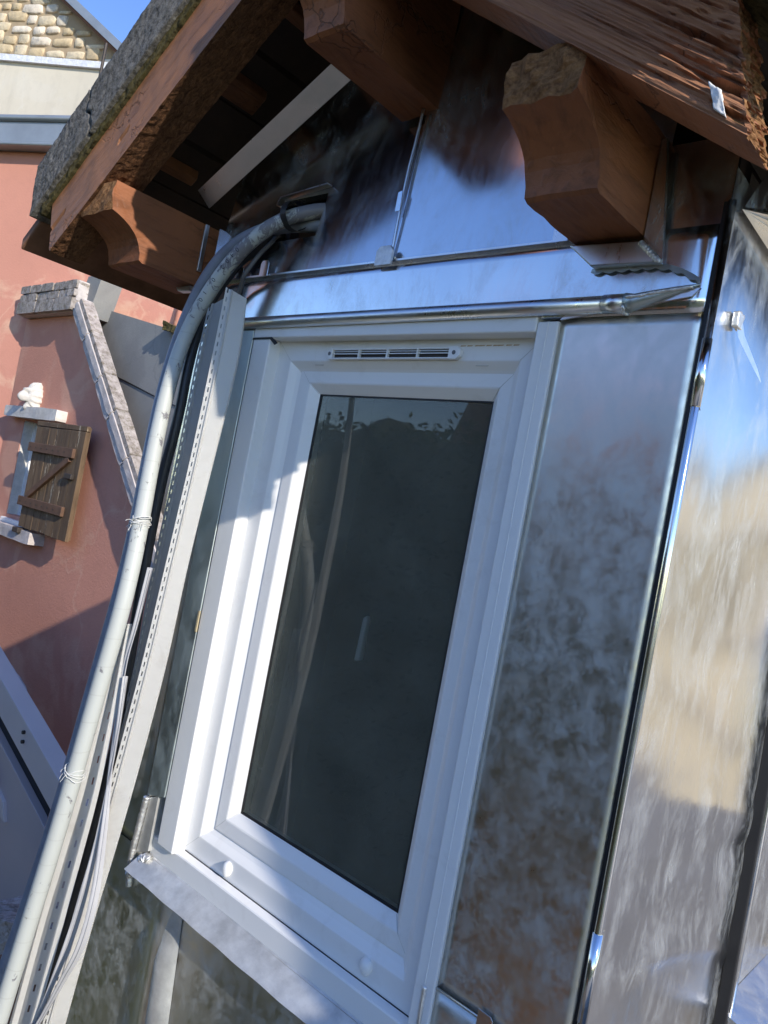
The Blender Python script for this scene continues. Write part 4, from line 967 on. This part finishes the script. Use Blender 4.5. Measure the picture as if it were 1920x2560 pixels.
pos = 0.0; base = Vector((-7.24, 0, 1.42))
for k in range(ns):
    ln = 0.50 + rnd.uniform(-.08, .08); s0, s1 = pos + 0.006, pos + ln - 0.006; pos += ln
    for o0, o1, y_, mt in ((0.0, 0.040, 2.262, COPE_W), (0.048, 0.098, 2.250, COPE_W), (0.103, 0.135, 2.262, COPE)):
        def fm(u, v, w_, s0=s0, s1=s1, o0=o0, o1=o1, y_=y_):
            p = base + SL * (s0 + (s1 - s0) * u); return (p.x + (o0 + (o1 - o0) * v) * 1.0, y_ + 0.12 * w_, p.z + (o0 + (o1 - o0) * v) * 0.9)
        stone('coping_stone', fm, mt, PH, 0.005, (10, 4, 4), k + o0)
obj('coping_bed', prism([(-7.235, 1.44), (-3.2, -2.55), (-3.12, -2.47), (-7.12, 1.54)], 2.28, 2.39), COPE_W, PH)
# lintel, sill, window, shutter, carved head
stone('lintel', lambda u, v, w_: (-8.33 + 1.175 * u, 2.26 + 0.2 * w_, 0.365 + 0.112 * v), STONE_W, PH, 0.006, (14, 4, 4), 1.0, 'white stone lintel over the shuttered window')
stone('window_sill', lambda u, v, w_: (-8.35 + 1.22 * u, 2.22 + 0.2 * w_, -0.815 + 0.115 * v), COPE_W, PH, 0.012, (14, 4, 4), 2.0, 'worn white stone sill under the shuttered window')
HW = obj('house_window', ring_frame((-8.07, -7.33, -0.66, 0.345), [(0.0, 2.56), (0.0, 2.47), (0.06, 2.47), (0.065, 2.50), (0.10, 2.50), (0.10, 2.54)]), PVC, PH, 'small white window half hidden by the shutter')
obj('window_reveal', box(-8.068, -8.055, 2.376, 2.47, -0.66, 0.345), STONE_W, HW)
g = bm_(); g.faces.new([g.verts.new(c) for c in ((-7.98, 2.53, -0.57), (-7.4, 2.53, -0.57), (-7.4, 2.53, 0.25), (-7.98, 2.53, 0.25))])
obj('pane', g, m_plain('pinkish_pane', (0.42, 0.28, 0.25), 0.08, 0, 0.1, 1, spec=0.8), HW)
obj('sill_board', box(-8.10, -7.35, 2.33, 2.50, -0.705, -0.655, bev=0.01), PVC_R, HW)
sx0, sx1, sz0, sz1, sy = -7.42, -6.43, -0.675, 0.345, 2.235
SB = obj('shutter', box(sx0 + 0.01, sx1 - 0.01, sy + 0.02, sy + 0.035, sz0 + 0.01, sz1 - 0.01), SHUT, PH, 'brown plank shutter with a Z brace')
npk = 7
for k in range(npk):
    a_ = sx0 + (sx1 - sx0) * k / npk; b_ = sx0 + (sx1 - sx0) * (k + 1) / npk
    d_ = rnd.uniform(-.004, .004)
    obj('plank', box(a_ + 0.003, b_ - 0.003, sy - 0.012 + d_, sy + 0.02, sz0 + rnd.uniform(-.006, .006), sz1 - 0.05, bev=0.004), SHUT, SB)
obj('top_rail', box(sx0, sx1, sy - 0.014, sy + 0.022, sz1 - 0.046, sz1, bev=0.004), SHUT, SB)
def bar(x0, z0, x1, z1, w_, name, mat, y0, y1):
    d = Vector((x1 - x0, z1 - z0)).normalized(); n = Vector((-d.y, d.x)) * w_ / 2
    return obj(name, prism([(x0 - n.x, z0 - n.y), (x1 - n.x, z1 - n.y), (x1 + n.x, z1 + n.y), (x0 + n.x, z0 + n.y)], y0, y1, bev=0.004), mat, SB)
bar(sx0 - 0.03, 0.09, sx1 - 0.12, 0.09, 0.085, 'ledge', SHUT2, sy - 0.045, sy - 0.013)
bar(sx0 - 0.03, -0.43, sx1 - 0.12, -0.43, 0.085, 'ledge', SHUT2, sy - 0.045, sy - 0.013)
bar(sx0 + 0.12, -0.37, sx1 - 0.18, 0.04, 0.06, 'diagonal_brace', SHUT2, sy - 0.042, sy - 0.013)
for zz in (0.09, -0.43):
    for k in range(7):
        obj('nail', tube([(sx0 + 0.03 + 0.115 * k, sy - 0.048, zz), (sx0 + 0.03 + 0.115 * k, sy - 0.04, zz)], 0.008, 8), IRON, SB)
obj('shutter_catch', box(sx1 - 0.19, sx1 - 0.06, sy - 0.05, sy - 0.012, -0.14, -0.09, bev=0.008), IRON, SB)
obj('shutter_catch', box(sx0 - 0.02, sx0 + 0.10, sy - 0.05, sy + 0.06, sz0 - 0.06, sz0 - 0.01, bev=0.008), IRON, SB)
# carved lion-like head over the lintel
bm = bm_(); bmesh.ops.create_uvsphere(bm, u_segments=40, v_segments=28, radius=1.0)
for v in bm.verts:
    x, y, z = v.co
    r = 1.0
    if y < 0:
        r += 0.35 * math.exp(-((x / 0.30) ** 2 + ((z + 0.15) / 0.45) ** 2)) * -y                    # nose and muzzle
        r -= 0.22 * math.exp(-(((abs(x) - 0.36) / 0.17) ** 2 + ((z - 0.22) / 0.14) ** 2))            # eye sockets
        r += 0.15 * math.exp(-(((abs(x) - 0.3) / 0.3) ** 2 + ((z - 0.45) / 0.12) ** 2))              # brows
        r -= 0.25 * math.exp(-((x / 0.32) ** 2 + ((z + 0.58) / 0.09) ** 2))                          # mouth
        r += 0.2 * math.exp(-((x / 0.3) ** 2 + ((z + 0.8) / 0.16) ** 2))                             # chin
    mane = max(0, (x * x + z * z) - 0.55)
    r += 0.16 * mane * math.sin(math.atan2(z, x) * 14) + 0.25 * mane
    r = 1 + (r - 1) * 1.7 + (0.10 * fn(x * 4, y * 4, z * 4, 3) if y > -0.3 else 0)
    v.co = Vector((-7.845 + 0.080 * x * r, 2.335 + 0.11 * y * r, 0.587 + 0.118 * z * r))
obj('carved_head', bm, STONE_W, PH, 'small carved white stone head above the lintel', smooth=True)
# filled crack with pale mortar low on the gable wall
obj('mortar_repair', rough_block(lambda u, v, w_: (-7.75 + 2.9 * u + 0.05 * v, WY - 0.006 + 0.012 * w_, -1.98 - 0.96 * u + 0.10 * v + 0.02 * math.sin(u * 9)), 60, 4, 2, lambda u, v, w_, p: 0.028 * fn(p.x * 6, p.y * 6, p.z * 6, 3)), COPE_W, PH, 'pale mortar line across the shaded pink wall')

# ================================================================== STONE GABLE HOUSE BEHIND
SH = thing('stone_house', 'rubble stone gable house behind the pink wall under blue sky', 'house', tuple(tw(-4, 2.5, -6.0)))
OFF = 1.93
slab('render_band', [(-9, -6), (-1.0, -6), (-1.0, 5.39), (-9, 5.98)], OFF, OFF + 0.5, CREAM, SH, 'cream rendered lower wall with shadows')
slab('roof_flashing', [(-9, 5.95), (-1.0, 5.335), (-1.0, 5.425), (-9, 6.05)], OFF - 0.05, OFF, LEADW, SH, 'crinkled pale flashing between the render and stones')
def rake(u): return 5.593 - 0.70 * (u + 1.22)
slab('rubble_wall', [(-9, 5.9), (-1.0, 5.36), (-1.0, rake(-1.0)), (-6.0, rake(-6.0)), (-9, rake(-6.0))], OFF + 0.045, OFF + 0.5, MORTAR, SH, 'lime mortar bed of the stone gable')
slab('rake_flashing', [(-1.02, rake(-1.02) + 0.01), (-6.0, rake(-6.0) + 0.01), (-6.0, rake(-6.0) + 0.14), (-1.02, rake(-1.02) + 0.14)], OFF - 0.14, OFF + 0.5, GUTZ, SH, 'grey zinc edge of the stone gable roof')
slab('rake_board', [(-1.02, rake(-1.02) - 0.035), (-6.0, rake(-6.0) - 0.035), (-6.0, rake(-6.0) + 0.008), (-1.02, rake(-1.02) + 0.008)], OFF - 0.09, OFF + 0.1, WOOD_D, SH)
rs = random.Random(21); z = 5.33; row = 0
while z < 7.4:
    h = rs.uniform(0.10, 0.20); u = -1.04 - rs.uniform(0, 0.2)
    while u > -4.3:
        ln = rs.uniform(0.16, 0.42); u0 = u - ln
        zb_ = z + 0.075 * (-1.0 - u)                                   # courses drift with the wall
        lo = 5.445 + 0.0775 * (-1.0 - u0)
        hh = h * rs.uniform(0.75, 1.1); zc = zb_ + rs.uniform(-0.02, 0.03)
        hh = min(hh, rake(u) - 0.03 - zc)
        if zc > lo - 0.07 and hh > 0.05 and rs.random() < 0.95:
            if zc < lo: hh -= lo - zc; zc = lo
            pts = []; nn = 9
            for k in range(nn):
                a_ = 2 * math.pi * k / nn + rs.uniform(-.2, .2); ex = rs.uniform(0.82, 1.02)
                cx_ = math.copysign(abs(math.cos(a_)) ** 0.4, math.cos(a_)); cz_ = math.copysign(abs(math.sin(a_)) ** 0.45, math.sin(a_))
                pts.append(((u + u0) / 2 + ln * 0.50 * cx_ * ex, zc + hh / 2 + hh * 0.50 * cz_ * ex))
            d_ = rs.uniform(0.0, 0.010)
            bm = bm_(); A0 = [bm.verts.new(tw(p[0], OFF + 0.06, p[1])) for p in pts]
            cu_ = sum(p[0] for p in pts) / nn; cz2 = sum(p[1] for p in pts) / nn
            A1 = [bm.verts.new(tw(cu_ + (p[0] - cu_) * 0.93, OFF + 0.034 - d_ + rs.uniform(-.003, .003), cz2 + (p[1] - cz2) * 0.94)) for p in pts]
            A2 = [bm.verts.new(tw(cu_ + (p[0] - cu_) * 0.86, OFF + 0.026 - d_ + rs.uniform(-.004, .004), cz2 + (p[1] - cz2) * 0.84)) for p in pts]
            for k in range(nn):
                j = (k + 1) % nn; bm.faces.new((A0[k], A0[j], A1[j], A1[k])); bm.faces.new((A1[k], A1[j], A2[j], A2[k]))
            bm.faces.new(A2)
            obj('stone', bm, rs.choice(GST), SH, smooth=True)
        u = u0 - rs.uniform(0.004, 0.025)
    z += h * 0.93 + rs.uniform(0.0, 0.01); row += 1
# vent pole in front of the cream wall, it throws its shadow there
obj('mast', tube([tw(-0.8, 1.2, 3.4), tw(-0.8, 1.2, 5.25)], 0.02, 8), IRON, SH)

# ================================================================== VERANDA below
VR = thing('veranda', 'lilac shaded white metal veranda roof below the pink wall', 'veranda', (-4.2, 1.2, -3.5))
def vz_(x, dz_): return -1.400 - 0.331 * (x + 4.932) + dz_
def vbar(name, d0, d1, y0, y1, mat, xa=-6.6, xb=-2.2, label=None, bev=0.004):
    return obj(name, prism([(xa, vz_(xa, d0)), (xb, vz_(xb, d0)), (xb, vz_(xb, d1)), (xa, vz_(xa, d1))], y0, y1, bev=bev), mat, VR, label)
vbar('edge_beam', -0.185, 0.0, 1.2, 1.32, ALU, label='outer metal beam of the veranda roof')
vbar('seal_strip', -0.31, -0.185, 1.25, 1.30, GASKET)
vbar('side_panel', -2.4, -0.31, 1.205, 1.28, ALU_P, label='large smooth side panel of the veranda')
for x in (-4.43, -4.42, -3.9):
    zc = vz_(x, -0.05 if x != -4.42 else -0.10)
    obj('bolt', tube([(x, 1.185, zc), (x, 1.21, zc)], 0.012, 8), IRON, VR)
WF = obj('side_window', prism([(-5.6, vz_(-5.6, -0.47)), (-4.50, vz_(-4.50, -0.52)), (-4.44, vz_(-4.44, -0.60)), (-5.6, -1.98)], 1.185, 1.21, bev=0.004), ALU, VR)
obj('pane', prism([(-5.6, vz_(-5.6, -0.52)), (-4.66, vz_(-4.66, -0.44)), (-4.60, vz_(-4.60, -0.53)), (-5.6, -1.92)], 1.180, 1.186), m_plain('veranda_pane', (0.22, 0.20, 0.17), 0.2), WF)
# old roof edge at the very bottom left
obj('broken_ridge', rough_block(lambda u, v, w_: (-3.35 + 1.0 * u, 0.55 + 0.25 * w_, -2.14 + 0.36 * u + 0.14 * v), 24, 6, 6, lambda u, v, w_, p: 0.03 * fn(p.x * 7, p.y * 7, p.z * 7, 4)), COPE, label='rough grey roof edge below the veranda at the bottom left', cat='roof edge')
obj('lower_roof', prism([(-4.2, -2.6), (-2.3, -2.0), (-2.3, -3.4), (-4.2, -3.4)], 0.62, 1.15), TILE, label='dark lower roof glimpsed between the pipe and the rail', cat='roof')

# ================================================================== OWN ROOF and what lies behind the viewer
def rz(y): return -0.86 + 0.25 * (y - 0.855)
obj('main_roof', (lambda bm: (bm.faces.new([bm.verts.new(c) for c in ((-0.36, -1.6, rz(-1.6)), (3.2, -1.6, rz(-1.6)), (3.2, 1.7, rz(1.7)), (-0.36, 1.7, rz(1.7)))]), bm)[1])(bm_()), SLATE, kind='structure')
obj('own_house', box(-1.55, 3.2, 0.10, 3.5, -6.0, -1.45), BEIGE, label='beige house wall carrying the zinc dormer', cat='house')
# unseen block and pole added on the right to shade the window
CH = thing('shade_caster', 'unseen beige block with a slender pole added to shade the window', 'shade_caster', (1.27, -0.45, -1.5))
obj('caster_base', box(1.02, 1.52, -0.452, -0.10, -1.6, 0.10, bev=0.01), BEIGE, CH)
obj('caster_pole', tube([(1.2, -0.400, 0.1), (1.2, -0.400, 1.75)], 0.053, 20), GUTZ, CH, smooth=True)
obj('caster_cap', tube([(1.2, -0.400, 1.78), (1.2, -0.400, 1.80), (1.2, -0.400, 1.88)], lambda q: 0.10 * (1 - q) + 0.01, 20), GUTZ, CH)

def tree(x, y, h, cr_, seed, label, mat):
    rn = random.Random(seed); base = Vector((x, y, -6.0))
    T = thing('tree', label, 'tree', tuple(base), 'garden trees')
    bm = bm_(); top = base + Vector((rn.uniform(-.3, .3), rn.uniform(-.3, .3), h * 0.62))
    tube(catmull([base, base + Vector((0.1, 0, h * 0.3)), top], 5), lambda q: 0.20 * (1 - 0.7 * q), 9, bm)
    tips = []
    for k in range(9):
        s = base.lerp(top, rn.uniform(0.45, 1.0)); a_ = rn.uniform(0, 6.28)
        e = s + Vector((math.cos(a_) * cr_ * 0.75, math.sin(a_) * cr_ * 0.75, rn.uniform(0.3, h * 0.30)))
        tube(catmull([s, s.lerp(e, 0.5) + Vector((0, 0, 0.25)), e], 4), lambda q: 0.07 * (1 - 0.8 * q), 6, bm); tips.append(e)
    obj('trunk', bm, BARK, T, smooth=True)
    V_, F_ = [], []
    cen = base + Vector((0, 0, h * 0.70))
    clumps = [cen + Vector((rn.gauss(0, cr_ * 0.45), rn.gauss(0, cr_ * 0.45), rn.gauss(0, h * 0.13))) for _ in range(26)] + tips
    for c in clumps:
        for _ in range(95):
            d = Vector((rn.gauss(0, 1), rn.gauss(0, 1), rn.gauss(0, 0.8))) * 0.38; p = c + d
            u = Vector((rn.uniform(-1, 1), rn.uniform(-1, 1), rn.uniform(-1, 1))).normalized(); v = u.orthogonal().normalized(); s = rn.uniform(0.05, 0.11)
            i = len(V_); V_ += [p - u * s, p + v * s * 0.5, p + u * s, p - v * s * 0.5]; F_.append((i, i + 1, i + 2, i + 3))
    me = bpy.data.meshes.new('crown'); me.from_pydata(V_, [], F_)
    obj('crown', me, mat, T)
for k, (x, y, h, c) in enumerate(((-4.0, -11.5, 8.2, 1.9), (-12.5, -12.0, 8.6, 2.1), (3.0, -9.0, 6.8, 1.9))):
    tree(x, y, h, c, 40 + k, ['round tree rising behind the hedge', 'broad tree at the far end of the hedge', 'garden tree right of the hedge'][k], LEAF[k % 2])
HG = thing('hedge', 'tall dark evergreen hedge across the garden mirrored in the pane', 'hedge', (-7.5, -8.0, -6.0))
obj('hedge_body', rough_block(lambda u, v, w_: (-24 + 24.0 * u, -8.8 + 1.4 * w_, -6.0 + 7.3 * v), 90, 30, 6, lambda u, v, w_, p: 0.35 * fn(p.x * 0.8, p.y * 0.8, p.z * 0.8, 4)), LEAF[0], HG)
rh = random.Random(77); V_, F_ = [], []
for _ in range(26000):
    x = rh.uniform(-24, 0); z = -6 + 7.4 * rh.random() ** 0.6
    y = -7.35 + 0.35 * fn(x * 0.8, -5.9, z * 0.8, 4) + rh.gauss(0, 0.12)
    if rh.random() < 0.25: z = 1.3 + 0.35 * fn(x * 0.8, 1.0, 1.0, 4) + rh.gauss(0, 0.14); y = rh.uniform(-8.8, -7.3)
    p = Vector((x, y, z)); u = Vector((rh.uniform(-1, 1), rh.uniform(-1, 1), rh.uniform(-1, 1))).normalized(); v = u.orthogonal().normalized(); q = rh.uniform(0.04, 0.09)
    i = len(V_); V_ += [p - u * q, p + v * q * 0.5, p + u * q, p - v * q * 0.5]; F_.append((i, i + 1, i + 2, i + 3))
me = bpy.data.meshes.new('leaves'); me.from_pydata(V_, [], F_); obj('leaves', me, LEAF[1], HG)
SD = thing('warm_reflector', 'orange block added in front of the hedge to warm the zinc reflection', 'reflector', (-2.9, -6.2, -6.0))  # unseen, put in for a warm patch mirrored in the zinc
obj('wall', box(-3.5, -2.5, -6.7, -5.7, -6.0, -4.0), REDTILE, SD)
obj('roof', prism([(-6.8, -4.05), (-5.6, -4.05), (-6.2, -3.45)], -3.55, -2.45, 'x'), m_plain('orange_tile', (0.55, 0.24, 0.09), 0.9, 0, 0.3, 4), SD)
def far_house(x, y, wx, wy, h, wall, roof, label, roty):
    H = thing('far_house', label, 'house', (x, y, -6.0), 'houses behind the viewer')
    M_ = Matrix.Translation((x, y, -6.0)) @ Matrix.Rotation(roty, 4, 'Z')
    def tr(bm):
        bmesh.ops.transform(bm, matrix=M_, verts=bm.verts); return bm
    obj('wall', tr(box(-wx / 2, wx / 2, -wy / 2, wy / 2, 0, h)), wall, H)
    obj('roof', tr(prism([(-wy / 2 - 0.3, h - 0.05), (wy / 2 + 0.3, h - 0.05), (0, h + wy * 0.33)], -wx / 2 - 0.3, wx / 2 + 0.3, 'x')), roof, H)
    for sgn in (-1, 1):
        for k in range(3):
            for fl_ in range(2):
                xx = -wx / 2 + wx * (k + 0.5) / 3; zz = h * (0.18 + 0.45 * fl_)
                obj('window', tr(box(xx - 0.45, xx + 0.45, sgn * wy / 2 - 0.04, sgn * wy / 2 + 0.04, zz, zz + 1.3)), GASKET, H)
far_house(-9, -22, 12, 10, 8.6, CREAM, REDTILE, 'cream house with red roof beyond the garden trees', R(-50))
far_house(6, -24, 11, 8, 5.0, BEIGE, REDTILE, 'beige house with red roof beyond the garden', R(-15))
BW = thing('far_house', 'long beige building mirrored in the right zinc cheek', 'house', (2.2, 7.5, -6.0), 'houses behind the viewer')
MB_ = Matrix.Translation((2.2, 7.5, 0)) @ Matrix.Rotation(R(38), 4, 'Z')
def rb(bm): bmesh.ops.transform(bm, matrix=MB_, verts=bm.verts); return bm
obj('wall', rb(box(-6.0, 7.0, 0.0, 4.0, -6.0, 1.25)), BEIGE, BW)
for zz, hh in ((1.25, 0.10), (0.45, 0.07), (-0.55, 0.07), (-1.3, 0.10), (-2.2, 0.12)): obj('cornice', rb(box(-6.1, 7.1, -0.10, 4.1, zz, zz + hh)), COPE, BW)
for k in range(6): obj('window', rb(box(-5.2 + 2.0 * k, -4.5 + 2.0 * k, -0.03, 0.1, -0.40, 0.30)), GASKET, BW)
